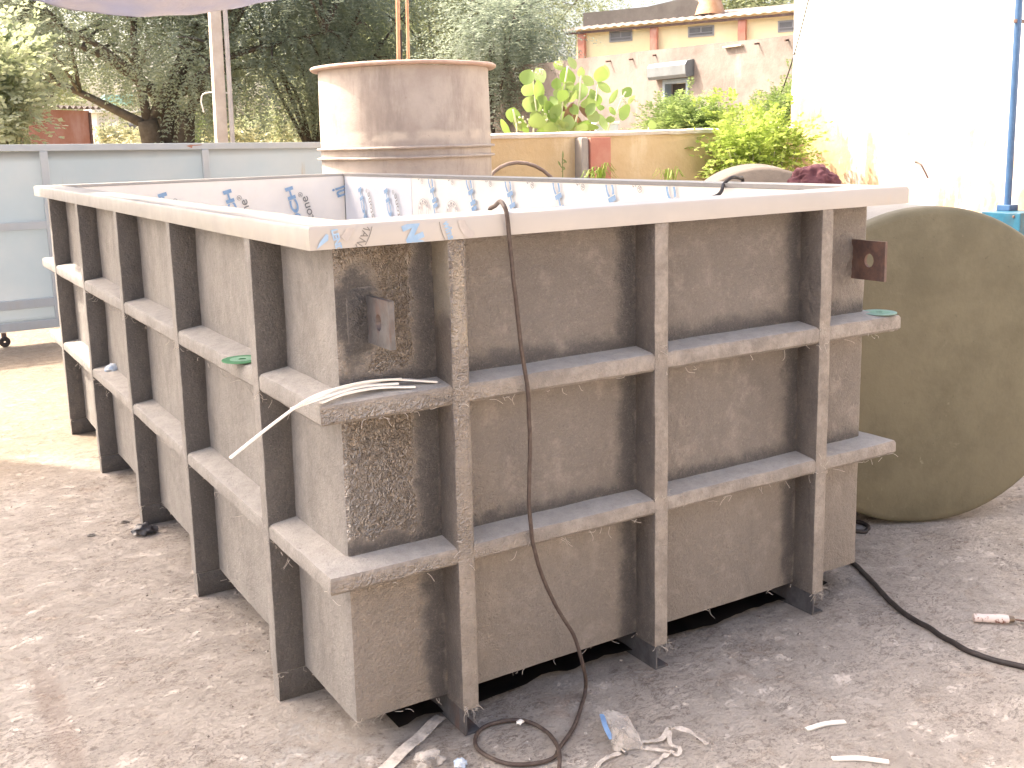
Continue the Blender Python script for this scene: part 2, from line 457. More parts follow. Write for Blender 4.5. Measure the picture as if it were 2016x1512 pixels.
def m_tarp():
    k = NT('blue white woven tarpaulin')
    x, y, z = k.sep()
    lum = k.noise(1.4, 5, .6)
    col = k.mix(k.ramp(lum, .35, .65), (.27, .275, .345), (.34, .315, .325))
    col = k.mix(k.ramp(x, .35, -.15), col, (.13, .19, .40))
    col = k.mix(k.ramp(k.noise(3.6, 7, .72), .58, .72, 0, .45), col, (.58, .42, .33))
    k.bump(k.noise(7, 4, .55), .4, .03)
    k.done(col, .6)
    tr = k.n.new('ShaderNodeBsdfTranslucent'); k.set(tr.inputs[0], col)
    mx = k.n.new('ShaderNodeMixShader'); mx.inputs[0].default_value = .10
    k.l.new(k.p.outputs[0], mx.inputs[1]); k.l.new(tr.outputs[0], mx.inputs[2]); k.l.new(mx.outputs[0], k.out.inputs[0])
    return k.m
M_TARP = m_tarp()
M_SHADE_ROOF = simple('galvanised shade roof', (.42, .42, .42), (.34, .33, .32), 3, .5, metal=.4)

def m_leaf(name, c1, c2, tr=.35, sc=1.2, c3=None, yel=.35):
    k = NT(name)
    n = k.noise(sc, 3, .6)
    col = k.mix(k.ramp(n, .35, .65), c1, c2)
    col = k.mix(k.ramp(k.rand, 0, 1, 0, .6), col, c3 or tuple(min(1, c*1.5) for c in c1))
    k.done(col, .5, spec=.35)
    t = k.n.new('ShaderNodeBsdfTranslucent'); k.set(t.inputs[0], k.mix(yel, col, (.30, .42, .06)))
    mx = k.n.new('ShaderNodeMixShader'); mx.inputs[0].default_value = tr
    k.l.new(k.p.outputs[0], mx.inputs[1]); k.l.new(t.outputs[0], mx.inputs[2]); k.l.new(mx.outputs[0], k.out.inputs[0])
    return k.m
M_BARK = simple('dark bark', (.075, .06, .05), (.12, .10, .085), 8, .9, .6, 30)
M_LEAF1 = m_leaf('deep green leaflets', (.225, .27, .225), (.28, .32, .27), .66, 1.2, (.33, .37, .31), .08)
M_LEAF2 = m_leaf('olive leaflets', (.26, .295, .20), (.305, .335, .23), .6, 1.0, (.37, .39, .27), .15)
M_LEAF3 = m_leaf('lime leaves', (.26, .36, .075), (.34, .43, .10), .55, 3, (.44, .50, .16))
M_LEAF4 = m_leaf('fern green leaves', (.17, .25, .10), (.24, .31, .13), .45, 3, (.32, .38, .18))
M_LEAFB = m_leaf('broad milkweed leaves', (.17, .28, .07), (.22, .34, .09), .45, 4, (.40, .46, .25))
M_LEAFP = m_leaf('dusty pale leaves', (.38, .40, .27), (.46, .47, .33), .45, 3, (.54, .54, .40))
M_LEAFR = m_leaf('maroon rubber plant leaves', (.13, .055, .045), (.19, .085, .065), .2, 4, (.24, .12, .09))
M_DRY_HAZY = m_leaf('hazy dry yellow grass', (.40, .40, .27), (.46, .45, .32), .3, .4, (.52, .51, .38), .1)  # pale tone carries distance haze in the colour
M_STEM = simple('pale green stem', (.24, .27, .13), (.30, .30, .17), 20, .7)

# ------------------------------------------------------------------ the yard, field
bm = B()
bmesh.ops.create_grid(bm, x_segments=2, y_segments=2, size=400)
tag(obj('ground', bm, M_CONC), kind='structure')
bm = B()      # rising field beyond the gate
nx, ny = 60, 24
vs = []
for j in range(ny+1):
    y = 13 + 130*(j/ny)**1.8; row = []
    for i in range(nx+1):
        x = -70 + 150*i/nx
        h = .004 + 2.0*min(1, max(0, (y-18)/45)) + noise.noise(Vector((x*.08, y*.08, 0)))*.25*min(1, (y-13)/15)
        row.append(bm.verts.new((x, y, max(.004, h))))
    vs.append(row)
for j in range(ny):
    for i in range(nx): bm.faces.new((vs[j][i], vs[j][i+1], vs[j+1][i+1], vs[j+1][i]))
M_FIELD = simple('dry field soil and grass', (.38, .33, .17), (.42, .33, .20), .3, .95, .5, 3, dirt=(.26, .28, .11))
tag(obj('field', bm, M_FIELD, smooth=180), kind='structure')

# ------------------------------------------------------------------ the tank
tank = empty('fibreglass_tank', (0, 0, 0))
tag(tank, 'big rectangular grey fibreglass tank with stiffening ribs and white plastic rim', 'tank')
RECT = [(0, 0), (W_, 0), (W_-.045, L_), (0, L_)]
path = ring_path(RECT, .06, .012)
bm = B(); rings = []
nz = 34
for i in range(nz+1):
    z = ZB + (ZT+.01-ZB)*i/nz; ring = []
    for (x, y, nx_, ny_) in path:
        p = Vector((x, y, z))
        d = noise.noise(p*1.7)*.004 + noise.noise(p*7)*.0022 + noise.noise(p*23)*.0009
        ring.append(p + Vector((nx_, ny_, 0))*d)
    rings.append(ring)
V = loft(bm, rings, caps=False)
bm.faces.new(V[0][::-1])
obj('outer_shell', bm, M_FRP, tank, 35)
# liner: four inner walls and a floor, 12 mm sheet
def liner_wall(a, b, n, name='liner_wall', mat=M_LINER):
    bm = B(); a, b, n = Vector(a), Vector(b), Vector(n)
    N = max(8, int((b-a).length/.08)); rings = []
    for i in range(N+1):
        p = a.lerp(b, i/N)
        w = noise.noise(Vector((p.x*1.1, p.y*1.1, 3)))*.004
        q = p + n*w
        rings.append([(q.x, q.y, .12), (q.x, q.y, ZR-.016), (q.x-n.x*.012, q.y-n.y*.012, ZR-.016), (q.x-n.x*.012, q.y-n.y*.012, .12)])
    loft(bm, rings)
    return obj(name, bm, mat, tank, 30)
I = .03
liner_wall((I, I+.012, 0), (I, L_-I-.012, 0), (1, 0, 0))
liner_wall((W_-I-.042, L_-I, 0), (I, L_-I, 0), (0, -1, 0))
liner_wall((W_-I, I+.012, 0), (W_-I-.034, 3.075, 0), (-1, 0, 0))
liner_wall((W_-I-.036, 3.078, 0), (W_-I-.042, L_-I-.012, 0), (-1, 0, 0), mat=M_PPF)
liner_wall((I, I, 0), (W_-I, I, 0), (0, 1, 0))
bm = B(); box(bm, .02, W_-.06, .02, L_-.02, .108, .12); obj('liner_floor', bm, M_LINER, tank)
# flange rim
def ring_obj(name, prof, mat, step=.07, amp=.001, fq=6, smooth=35, sag=None):
    pth = ring_path(RECT, step); bm = B(); rings = []
    for (x, y, nx_, ny_) in pth:
        ring = []
        for (o, z) in prof:
            p = Vector((x+nx_*o, y+ny_*o, z))
            if sag: p.z += sag(p)
            ring.append(p + jit(p, fq, amp) + jit(p, fq*4.3, amp*.6))
        rings.append(ring)
    loft(bm, rings, closed_path=True)
    return obj(name, bm, mat, tank, smooth)
rim_prof = [(-.034, ZR), (RO-.010, ZR), (RO-.004, ZR-.002), (RO, ZR-.009), (RO, ZT), (RO-.013, ZT), (RO-.013, ZR-.0145), (-.034, ZR-.0145)]
rim = ring_obj('rim', rim_prof, M_PP, .05, .0007, 3)
# pale weld beads along the rim top
for (z0, z1) in SH:
    r = .007
    prof = [(-.012, z1+.009), (DS-.014, z1-.001), (DS-.004, z1-.004), (DS, z1-.011), (DS, z0+.007), (DS-.006, z0), (-.012, z0-.002)]
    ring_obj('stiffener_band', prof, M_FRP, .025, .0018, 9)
def add_rib(face, t):
    bm = B(); w = .05
    z0 = ZB - .012 if face in 'FB' else ZB
    if face == 'L': beam_z(bm, -DS-.003, .012, t, t+w, z0, ZT-.001, .006, 40)
    if face == 'F': beam_z(bm, t, t+w, -DS-.003, .012, z0, ZT-.001, .008, 40)
    if face == 'R': beam_z(bm, W_-.02, W_+DS+.003, t, t+w, z0, ZT-.001, .007, 20)
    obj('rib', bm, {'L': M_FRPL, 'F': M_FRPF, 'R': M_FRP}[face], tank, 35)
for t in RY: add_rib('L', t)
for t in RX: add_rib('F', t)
for t in RY[:4]: add_rib('R', t)
# cross beams (skids) under the tank
for i, t in enumerate(RY):
    bm = B(); n = 14; rings = []
    for j in range(n+1):
        x = -DS + (W_+DS-.02)*j/n
        rings.append([Vector((x, y, z)) + jit((x, y, z), 9, .0014) for (y, z) in rr_profile(t+.001, t+.047, .0, ZB-.003, .004)])
    loft(bm, rings); obj('skid_beam', bm, M_FRPL, tank, 35)
for t in RX:    # bare angle-iron feet at the front ribs
    bm = B()
    box(bm, t+.006, t+.012, -DS, .30, .0061, ZB-.014, .0008)
    box(bm, t+.006, t+.052, -DS+.001, .30, 0, .006, .0008)
    obj('angle_foot', bm, M_LUG, tank)
bm = B(); rs0 = np.random.RandomState(5); nx0, ny0 = 60, 90; g = []  # crumpled black sheet added under the tank to deepen the shade
for j in range(ny0+1):
    row = []
    for i in range(nx0+1):
        x = .13 + 1.60*i/nx0; y = .035 + 3.9*j/ny0 + (.03*noise.noise(Vector((x*6, 1, 1))) if j == 0 else 0)
        row.append(bm.verts.new((x, y, .012+.018*abs(noise.noise(Vector((x*7, y*7, 0))))+.008*noise.noise(Vector((x*23, y*23, 4))))))
    g.append(row)
for j in range(ny0):
    for i in range(nx0): bm.faces.new((g[j][i], g[j][i+1], g[j+1][i+1], g[j+1][i]))
bmesh.ops.solidify(bm, geom=bm.faces[:], thickness=.0006)
tag(obj('added_black_sheet', bm, simple('black shade sheet', (.012, .011, .012), (.03, .024, .022), 9, .45), None, 180), 'black crumpled plastic sheet added in the gap under the tank to deepen its shade', 'plastic sheet')
# lifting lugs: welded pad + plate with a round hole
def lug(x, z, proj, h, mat, hole=.016, t=.010):
    bm = B(); n = 24; outer = []
    cyy = -proj*.55
    for k in range(n):
        sd, f_ = divmod(k, 6); f_ = f_/6*2-1
        a_, b_ = ((1, f_), (-f_, 1), (-1, -f_), (f_, -1))[sd]
        outer.append((-proj/2 + a_*proj/2, b_*h/2))
    inner = []
    for (y, zz) in outer:
        an = math.atan2(zz/h, (y+proj/2)/proj); inner.append((cyy + hole*math.cos(an), 1.25*hole*math.sin(an)))
    rg = lambda xx, P: [Vector((x+xx, y, z+zz)) for (y, zz) in P]
    loft(bm, [rg(-t/2, outer), rg(t/2, outer), rg(t/2, inner), rg(-t/2, inner)], closed_path=True)
    obj('lifting_lug', bm, mat, tank)
    bm = B(); N = 22; g = []          # lump of laminate bedding the lug
    for j in range(N+1):
        row = []
        for i in range(N+1):
            a_, b_ = i/N*2-1, j/N*2-1
            m_ = max(0, 1-a_*a_)*max(0, 1-b_*b_)
            hgt = .011*m_*(.7+.6*noise.noise(Vector((a_*2.5+x*9, b_*4, 1)))) + .003*noise.noise(Vector((a_*9, b_*12, x)))*m_
            row.append(bm.verts.new((x-.012+a_*.046, -.001-hgt+.006*(1-min(1, m_*6)), z+b_*h*.72)))
        g.append(row)
    for j in range(N):
        for i in range(N): bm.faces.new((g[j][i], g[j][i+1], g[j+1][i+1], g[j+1][i]))
    obj('bedding_lump', bm, M_FRP, tank, 180)
lug(.085, 1.097, .128, .112, M_LUG, .016, .014)
lug(1.742, 1.108, .130, .122, M_DARKSTEEL, .017, .010)

# loose glass fibres at the rib ends and along the lower edges
bm = B(); rf_ = random.Random(12)
def fibres(c, n, spread, ln):
    for i in range(n):
        p = Vector(c)+Vector((rf_.uniform(-1, 1)*spread[0], rf_.uniform(-1, 1)*spread[1], rf_.uniform(-1, 1)*spread[2]))
        d = Vector((rf_.uniform(-1, 1), rf_.uniform(-1, .3), rf_.uniform(-1, .25))).normalized()*ln*rf_.uniform(.4, 1.2)
        tube(bm, spline([p, p+d*.5+Vector((rf_.uniform(-1, 1), rf_.uniform(-1, 1), rf_.uniform(-1, 1)))*ln*.22, p+d], 4), .0007, 3)
for t in RX:
    fibres((t+.03, -DS, ZB-.012), 16, (.025, .006, .004), .03)
    for (z0, z1) in SH: fibres((t+.025, -DS-.003, z1), 5, (.03, .002, .02), .022)
for t in RY:
    fibres((-DS, t, ZB-.002), 7, (.006, .01, .004), .028)
    for (z0, z1) in SH: fibres((-DS-.002, t, z0), 5, (.002, .02, .01), .022)
for (z0, z1) in SH:
    fibres((.9, -DS, z0), 34, (.95, .002, .003), .03)
    fibres((-DS, 1.6, z0), 34, (.002, 1.7, .003), .026)
fibres((0, 0, ZB), 8, (.004, .004, .003), .03); fibres((.9, -.004, ZB), 26, (.9, .003, .004), .026); fibres((-.004, 1.2, ZB), 24, (.003, 1.2, .004), .026)
tag(obj('frayed_fibres', bm, simple('loose glass fibre', (.50, .45, .40), (.60, .55, .50), 20, .6), tank, 180), kind='stuff')

# printed lettering on the protective film
def text_mesh(s, size, stretch=1.0, bold=0.0, shear=0.0):
    cu = bpy.data.curves.new('print', 'FONT'); cu.body = s; cu.size = size; cu.offset = bold; cu.shear = shear
    cu.resolution_u = 4
    o = bpy.data.objects.new('print', cu); COL.objects.link(o)
    bpy.context.view_layer.update()
    me = bpy.data.meshes.new_from_object(o.evaluated_get(bpy.context.evaluated_depsgraph_get()))
    bpy.data.objects.remove(o); bpy.data.curves.remove(cu)
    bm = B(); bm.from_mesh(me); bpy.data.meshes.remove(me)
    for v in bm.verts: v.co.x *= stretch
    return bm
def brand_print(size, stretch):
    b = text_mesh('Polystone', size, stretch); L = max(v.co.x for v in b.verts)
    q = text_mesh('®', size*.55, 1.0)
    for v in q.verts: v.co += Vector((L+size*.06, size*.36, 0))
    me = bpy.data.meshes.new('tmp'); q.to_mesh(me); q.free(); b.from_mesh(me); bpy.data.meshes.remove(me)
    return b
def place_print(bm, org, right, up, mat, name='printed_lettering', par=None, ztop=None, zbot=None):
    right, up, org = Vector(right), Vector(up), Vector(org)
    n = right.cross(up)
    M = Matrix((right.to_4d(), up.to_4d(), n.to_4d(), (0, 0, 0, 1))).transposed()
    for i in range(3): M[i][3] = org[i]
    M[3] = (0, 0, 0, 1)
    bmesh.ops.transform(bm, matrix=M, verts=bm.verts)
    for zc, sg in ((ztop, 1), (zbot, -1)):
        if zc is not None:
            bmesh.ops.bisect_plane(bm, geom=bm.verts[:]+bm.edges[:]+bm.faces[:], plane_co=(0, 0, zc), plane_no=(0, 0, sg), clear_outer=True)
    if not bm.faces: bm.free(); return
    me = bpy.data.meshes.new(name); bm.to_mesh(me); bm.free()
    return link(name, me, mat, par or tank)
def rot2(hvec, a):
    """text baseline running along angle a from horizontal hvec towards +Z, and its up vector"""
    h, z = Vector(hvec), Vector((0, 0, 1))
    return h*math.cos(a)+z*math.sin(a), -h*math.sin(a)+z*math.cos(a)
yl = L_-I-.0085; zc = ZR-.018
# far wall: lines that read upwards
r_, u_ = rot2((1, 0, 0), R(105))
for i, x0 in enumerate((.60, .985, 1.375)):
    start = Vector((x0, yl, zc)) - r_*.385
    place_print(text_mesh('RÖCH', .068, 1.75, .003), start, r_, u_, M_BLUEINK, ztop=zc)
for x0 in (.700, 1.085, 1.475):
    b = brand_print(.074, 1.1)
    L = max(v.co.x for v in b.verts)
    place_print(b, Vector((x0, yl, 1.235)) - r_*L, r_, u_, M_GREYINK, ztop=zc)
place_print(text_mesh('nj', .12, .8, .003), Vector((1.745, yl, 1.19)), r_, u_, M_BLUEINK, ztop=zc)
# right-hand wall, first sheet reads upwards, second sheet downwards
def xr(y): return W_-I-.0075-.034*min(1, y/3.075) - .005*max(0, (y-3.07))
r_, u_ = rot2((0, -1, 0), R(110))
for y0 in (3.74, 3.37):
    place_print(text_mesh('RÖCH', .068, 1.75, .003), Vector((xr(y0)-.006, y0+.02, zc)) - r_*.40, r_, u_, M_BLUEINK, ztop=zc)
for y0 in (3.63, 3.26):
    b = brand_print(.066, 1.1); L = max(v.co.x for v in b.verts)
    place_print(b, Vector((xr(y0)-.006, y0, 1.255)) - r_*L, r_, u_, M_GREYINK, ztop=zc)
r_, u_ = rot2((0, -1, 0), R(-70))
for y0 in (2.88, 2.47, 2.10, 1.70, 1.315, .935):
    place_print(text_mesh('ÖCHLING', .068, 1.75, .003), Vector((xr(y0)-.004, y0+.02, ZR+.100)), r_, u_, M_BLUEINK, ztop=zc)
for y0 in (2.96, 2.62, 2.24, 1.87, 1.48, 1.10):
    b = brand_print(.070, 1.1); L = max(v.co.x for v in b.verts)
    place_print(b, Vector((xr(y0)-.004, y0, 1.272)) - r_*L, r_, u_, M_GREYINK, ztop=zc)
def ring_print(c, h, r0, r1, a0=0, a1=360, n=48, off=0.0):
    bm = B(); h = Vector(h); z = Vector((0, 0, 1)); c = Vector(c)
    A = [R(a0+(a1-a0)*k/n) for k in range(n+1)]
    for k in range(n):
        q = [c + h*(rr*math.cos(a)) + z*(rr*math.sin(a)) for rr, a in ((r0, A[k]), (r1, A[k]), (r1, A[k+1]), (r0, A[k+1]))]
        bm.faces.new([bm.verts.new(p) for p in q])
    return bm
def flat(bm, mat, name='printed_mark', ztop=None, zbot=None):
    place_print(bm, (0, 0, 0), (1, 0, 0), (0, 1, 0), mat, name, None, ztop, zbot)
for y0 in (2.92, 2.60):
    flat(ring_print((xr(y0)-.0045, y0, 1.14), (0, -1, 0), .062, .065), M_PALEINK)
    flat(ring_print((xr(y0)-.0045, y0, 1.14), (0, -1, 0), .036, .039), M_PALEINK)
    for q in range(5):
        flat(ring_print((xr(y0)-.0045, y0, 1.14), (0, -1, 0), .044, .056, 20+34*q, 40+34*q, 6), M_PALEINK)
# rim front
yf = -RO-.0022; zt_, zb_ = ZR-.010, ZT+.001
c = Vector((-.035, yf, 1.345))
flat(ring_print((-.055, yf, 1.352), (1, 0, 0), .066, .084, 312, 360), M_PALEINK, ztop=zt_, zbot=zb_)
flat(ring_print((-.055, yf, 1.352), (1, 0, 0), .1235, .1255, 325, 360, 24), M_GREYINK, ztop=zt_, zbot=zb_)
for k, chh in enumerate('MANAGEMENT'):     # letters follow the ring
    a = R(-16 - 9.5*k)
    p = Vector((-.055, yf, 1.352)) + Vector((math.cos(a), 0, math.sin(a)))*.113
    rr, uu = rot2((1, 0, 0), a-R(90)); 
    b = text_mesh(chh, .026, .9); w = (max(v.co.x for v in b.verts)+min(v.co.x for v in b.verts))/2
    place_print(b, p - rr*w - uu*.009, rr, uu, M_GREYINK, ztop=zt_, zbot=zb_)
r_, u_ = rot2((1, 0, 0), R(-78))
place_print(text_mesh('LEND', .021, 1.0, .001), Vector((-.033, yf, zt_-.001)), r_, u_, M_BLUEINK, ztop=zt_, zbot=zb_)
bm = B(); bm.faces.new([bm.verts.new((x, yf, z)) for x, z in ((-.062, 1.293), (-.046, 1.311), (-.040, 1.309), (-.041, 1.297), (-.069, 1.279))])
flat(bm, M_BLUEINK, ztop=zt_, zbot=zb_)
r_, u_ = rot2((1, 0, 0), R(-72))
place_print(text_mesh('NG', .058, 1.0, .004), Vector((.142, yf, zt_-.003)), r_, u_, M_BLUEINK, ztop=zt_, zbot=zb_)
flat(ring_print((.36, yf, 1.335), (1, 0, 0), .1225, .1245, 150, 260, 48), M_GREYINK, ztop=zt_, zbot=zb_)
flat(ring_print((.345, yf, 1.328), (1, 0, 0), .040, .060, 120, 250, 30), M_PALEINK, ztop=zt_, zbot=zb_)
r_, u_ = rot2((1, 0, 0), R(-72))
place_print(text_mesh('wins', .027, .95, .0008), Vector((.2465, yf, zt_-.001)), r_, u_, M_BLUEINK, ztop=zt_, zbot=zb_)

# ------------------------------------------------------------------ small things lying on the tank
def disc_thing(c, r, tilt, mat, label):
    o = empty('cutting_disc', c)
    tag(o, label, 'cutting disc', 'worn cutting discs left on the upper stiffener')
    bm = B(); n = 48; M = Matrix.Translation(c) @ Matrix.Rotation(tilt, 4, 'Y')
    lathe(bm, [(.011, -.0012), (r, -.0012), (r, .0012), (.011, .0012), (.011, -.0012)], n, M)
    obj('abrasive_disc', bm, mat, o)
    bm = B(); lathe(bm, [(.011, .0014), (.034, .0014), (.034, .0018), (.011, .0018), (.011, .0014)], 32, M)
    obj('paper_label', bm, M_PAPERGREEN, o)
M_GREEN = simple('green abrasive', (.055, .20, .095), (.075, .24, .12), 60, .8)
M_GREENP = simple('pale green abrasive', (.22, .36, .30), (.28, .42, .36), 60, .8)
M_PAPERGREEN = simple('washed green paper label', (.20, .38, .26), (.26, .44, .32), 80, .8)
disc_thing((-.062, .535, SH[0][1]+.0035), .056, 0, M_GREEN, 'dark green cutting disc overhanging the left side stiffener beside a rib')
disc_thing((1.846, -.028, SH[0][1]+.0035), .054, 0, M_GREENP, 'pale green cutting disc on the right end of the front stiffener')
M_STRIP = simple('white plastic strip', (.80, .78, .74), (.74, .71, .66), 15, .5)
zs = SH[0][1]
def strip(pts, w, label, th=.004, grp='white plastic strips on the stiffener'):
    bm = B(); ribbon(bm, spline(pts, 6), w, thick=th)
    tag(obj('plastic_strip', bm, M_STRIP), label, 'plastic strip', grp)
strip([(.236, -.048, zs+.006), (.12, -.020, zs+.022), (.0, -.030, zs+.020), (-.06, -.052, zs+.016), (-.145, -.075, zs+.002)], .011, 'white plastic strip on the corner stiffener whose right end reaches the rib', .004)
strip([(.15, -.030, zs+.022), (.07, -.026, zs+.027), (-.02, -.043, zs+.026), (-.10, -.074, zs+.020), (-.195, -.118, zs-.008), (-.32, -.18, zs-.053)], .0065, 'longest thin white strip drooping out past the tank corner', .004)
strip([(.17, -.060, zs+.005), (.08, -.046, zs+.013), (-.01, -.056, zs+.013), (-.075, -.074, zs+.006)], .010, 'white plastic strip lying frontmost on the corner stiffener', .004)
strip([(.135, -.042, zs+.015), (.04, -.036, zs+.0195), (-.06, -.064, zs+.015), (-.115, -.078, zs+.010)], .010, 'short white plastic strip in the middle of the bundle on the corner stiffener', .004)

def crumple(name, c, sx, sy, sz, mat, label, cat, seed=0, sub=3, fq=14, amp=.5):
    bm = B(); bmesh.ops.create_icosphere(bm, subdivisions=sub, radius=1)
    for v in bm.verts:
        d = 1 + amp*noise.noise(v.co*2.2 + Vector((seed, 0, 0))) + amp*.45*noise.noise(v.co*6 + Vector((0, seed, 0)))
        v.co = Vector((v.co.x*d*sx, v.co.y*d*sy, max(-.55, v.co.z*d)*sz))
    zmin = min(v.co.z for v in bm.verts)
    for v in bm.verts: v.co += Vector(c) - Vector((0, 0, zmin))
    o = obj(name, bm, mat, None, 60)
    return tag(o, label, cat)
M_PAPER = simple('white and blue wrapper', (.62, .66, .70), (.30, .42, .60), 38, .5)
crumple('crumpled_wrapper', (-.012, 2.68, SH[1][1]+.001), .036, .030, .022, M_PAPER, 'crumpled white and blue wrapper on the lower left stiffener', 'wrapper', 3)
crumple('dark_rag', (-.092, 1.885, .002), .040, .034, .026, simple('black shiny rag', (.03, .03, .036), (.09, .09, .10), 20, .35), 'small dark crumpled rag on the ground by the third left leg', 'rag', 8)

# ------------------------------------------------------------------ cords
def cord(name, pts, r, mat, label, n=10):
    bm = B(); P = spline(pts, 7)
    P = [p + jit(p, 18, r*.35) for p in P]
    tube(bm, P, r, 8)
    return tag(obj(name, bm, mat, None, 180), label, 'cable')
def f(u, v, y): return aty(u, v, y)
pts = [Vector((.64, .22, 1.0)), Vector((.62, .11, 1.25)), f(969, 420, .052), f(975, 405, .02), f(984, 397, -.03), f(992, 403, -.083), f(998, 420, -.097), f(1002, 460, -.096), f(1012, 560, -.094), f(1026, 680, -.093), f(1039, 770, -.094),
       f(1043, 880, -.09), f(1042, 985, -.094), f(1052, 1085, -.094), f(1088, 1180, -.092), f(1128, 1250, -.098), f(1148, 1312, -.105), atz(1152, 1362, .008)]
g = [atz(u, v, .007) for u, v in ((1132, 1425), (1103, 1470), (1088, 1492), (1040, 1505), (985, 1500), (945, 1478), (935, 1455), (952, 1432), (990, 1420), (1035, 1420), (1072, 1438))]
g += [atz(1094, 1462, .018), atz(1102, 1490, .02), atz(1100, 1530, .007), atz(1098, 1600, .007)]
cord('power_cable', pts + g, .0054, M_BROWNCORD, 'dark brown cable hanging over the front rim and looping on the ground')
cord('power_cable', [Vector((1.62, .6, .9)), Vector((1.70, .72, 1.22)), atx(1414, 384, 1.72), atx(1424, 363, 1.77), atx(1440, 350, 1.81), atx(1456, 351, 1.87), Vector(atx(1462, 356, 1.915)), Vector((1.93, .70, 1.22)), Vector((1.94, .72, .9))], .0065, M_BLACK, 'short bend of black cable rising over the far right rim')
gr = [(1600, 1060), (1650, 1090), (1682, 1110), (1712, 1140), (1752, 1183), (1788, 1212), (1835, 1240), (1880, 1268), (1935, 1292), (2016, 1313), (2110, 1330)]
cord('welding_cable', [atz(u, v, .0085) for u, v in gr], .0085, M_BLACK, 'thick black cable running over the ground from under the tank corner to the right')
cord('hose_end', [Vector((1.95, .52, .008)), Vector((2.03, .50, .008))] + [atz(u, v, .008) for u, v in ((1688, 1046), (1705, 1043), (1709, 1036), (1698, 1030), (1680, 1027))], .008, M_BLACK, 'end of a black hose beside the bottom of the olive cylinder')

# ------------------------------------------------------------------ ground litter
def gstrip(u0, v0, u1, v1, w, label):
    a, b = atz(u0, v0, .004), atz(u1, v1, .004); bm = B()
    ribbon(bm, spline([a, a.lerp(b, .5)+Vector((.004, .006, .001)), b], 5), w, thick=.004)
    tag(obj('plastic_strip', bm, M_STRIP), label, 'plastic strip', 'white plastic strips on the ground')
gstrip(1588, 1436, 1664, 1421, .015, 'white plastic strip on the ground, the shorter one farther from the camera')
gstrip(1638, 1494, 1750, 1500, .015, 'white plastic strip on the ground at the bottom edge of the photo')
def m_clear(name, col, alpha=.45):
    k = NT(name)
    k.bump(k.noise(45, 4, .6), .5, .01); k.done(col, .25)
    t = k.n.new('ShaderNodeBsdfTransparent'); mx = k.n.new('ShaderNodeMixShader')
    k.set(mx.inputs[0], k.ramp(k.noise(25, 4, .6), .3, .7, alpha-.25, alpha+.3))
    k.l.new(t.outputs[0], mx.inputs[1]); k.l.new(k.p.outputs[0], mx.inputs[2]); k.l.new(mx.outputs[0], k.out.inputs[0])
    return k.m
M_CLEAR = m_clear('clear polythene', (.62, .58, .54))
M_CLEAR2 = m_clear('milky polythene', (.72, .66, .60), .6)
# clear sheet strip sticking out from under the tank
a, b = atz(868, 1412, .004), atz(740, 1530, .006)
bm = B(); ribbon(bm, [a.lerp(b, i/8)+Vector((0, 0, .002+.003*math.sin(i*1.7))) for i in range(9)], .034, thick=.0015)
tag(obj('plastic_sheet_strip', bm, M_CLEAR2), 'long translucent plastic strip poking out from under the tank corner', 'plastic strip')
def film(name, pts, w, label, seed=0, mat=None):
    bm = B(); P = spline(pts, 6)
    P = [p + Vector((0, 0, .006*abs(noise.noise(Vector((i*.5, seed, 0)))))) for i, p in enumerate(P)]
    ribbon(bm, P, w, thick=.001, twist=lambda t: .9*noise.noise(Vector((t*6, seed, 2))))
    return tag(obj(name, bm, mat or M_CLEAR2, None, 60), label, 'plastic ribbon', 'torn plastic ribbons on the ground')
G = lambda u, v, z=.004: atz(u, v, z)
film('plastic_ribbon', [G(1262, 1462), G(1300, 1456, .01), G(1316, 1436, .02), G(1322, 1434, .022), G(1352, 1438, .014), G(1393, 1466)], .014, 'torn clear ribbon bent into a peak right of the plastic bag', 1)
film('plastic_ribbon', [G(1318, 1440, .02), G(1320, 1465, .012), G(1338, 1474, .012), G(1333, 1486), G(1310, 1478, .01), G(1270, 1474)], .011, 'looped clear ribbon at the middle of the ribbon tangle', 4)
film('plastic_ribbon', [G(1325, 1478, .008), G(1305, 1490), G(1285, 1508), G(1262, 1520)], .013, 'clear ribbon running from the tangle to the bottom edge', 7)
film('plastic_ribbon', [G(1222, 1482), G(1195, 1492, .008), G(1178, 1506), G(1160, 1530)], .012, 'clear ribbon trailing down to the left of the plastic bag', 9)
# the bag with two screws in it
bag = empty('plastic_bag', tuple(G(1230, 1455)))
tag(bag, 'small torn clear plastic bag with blue edge and screws inside', 'plastic bag')
bm = B()
c0 = [G(1183, 1402, .03), G(1196, 1398, .03), G(1236, 1412, .035), G(1262, 1454, .012), G(1268, 1476, .004), G(1232, 1480, .004), G(1208, 1478, .004)]
vs = [bm.verts.new(p) for p in c0]; cv = bm.verts.new(G(1226, 1446, .045))
for i in range(len(vs)): bm.faces.new((vs[i], vs[(i+1) % len(vs)], cv))
bmesh.ops.subdivide_edges(bm, edges=bm.edges[:], cuts=5, use_grid_fill=True)
for v in bm.verts: v.co += jit(v.co, 28, .006) + Vector((0, 0, .003))
bmesh.ops.solidify(bm, geom=bm.faces[:], thickness=.0008)
obj('bag_film', bm, M_CLEAR, bag, 40)
bm = B(); ribbon(bm, spline([G(1185, 1406, .034), G(1192, 1430, .032), G(1204, 1455, .018)], 5), .013, thick=.001)
obj('blue_edge', bm, simple('blue film', (.16, .28, .50), (.22, .36, .60), 40, .4), bag)
M_STEEL = simple('bright steel', (.45, .43, .41), (.20, .18, .17), 150, .3, metal=.9)
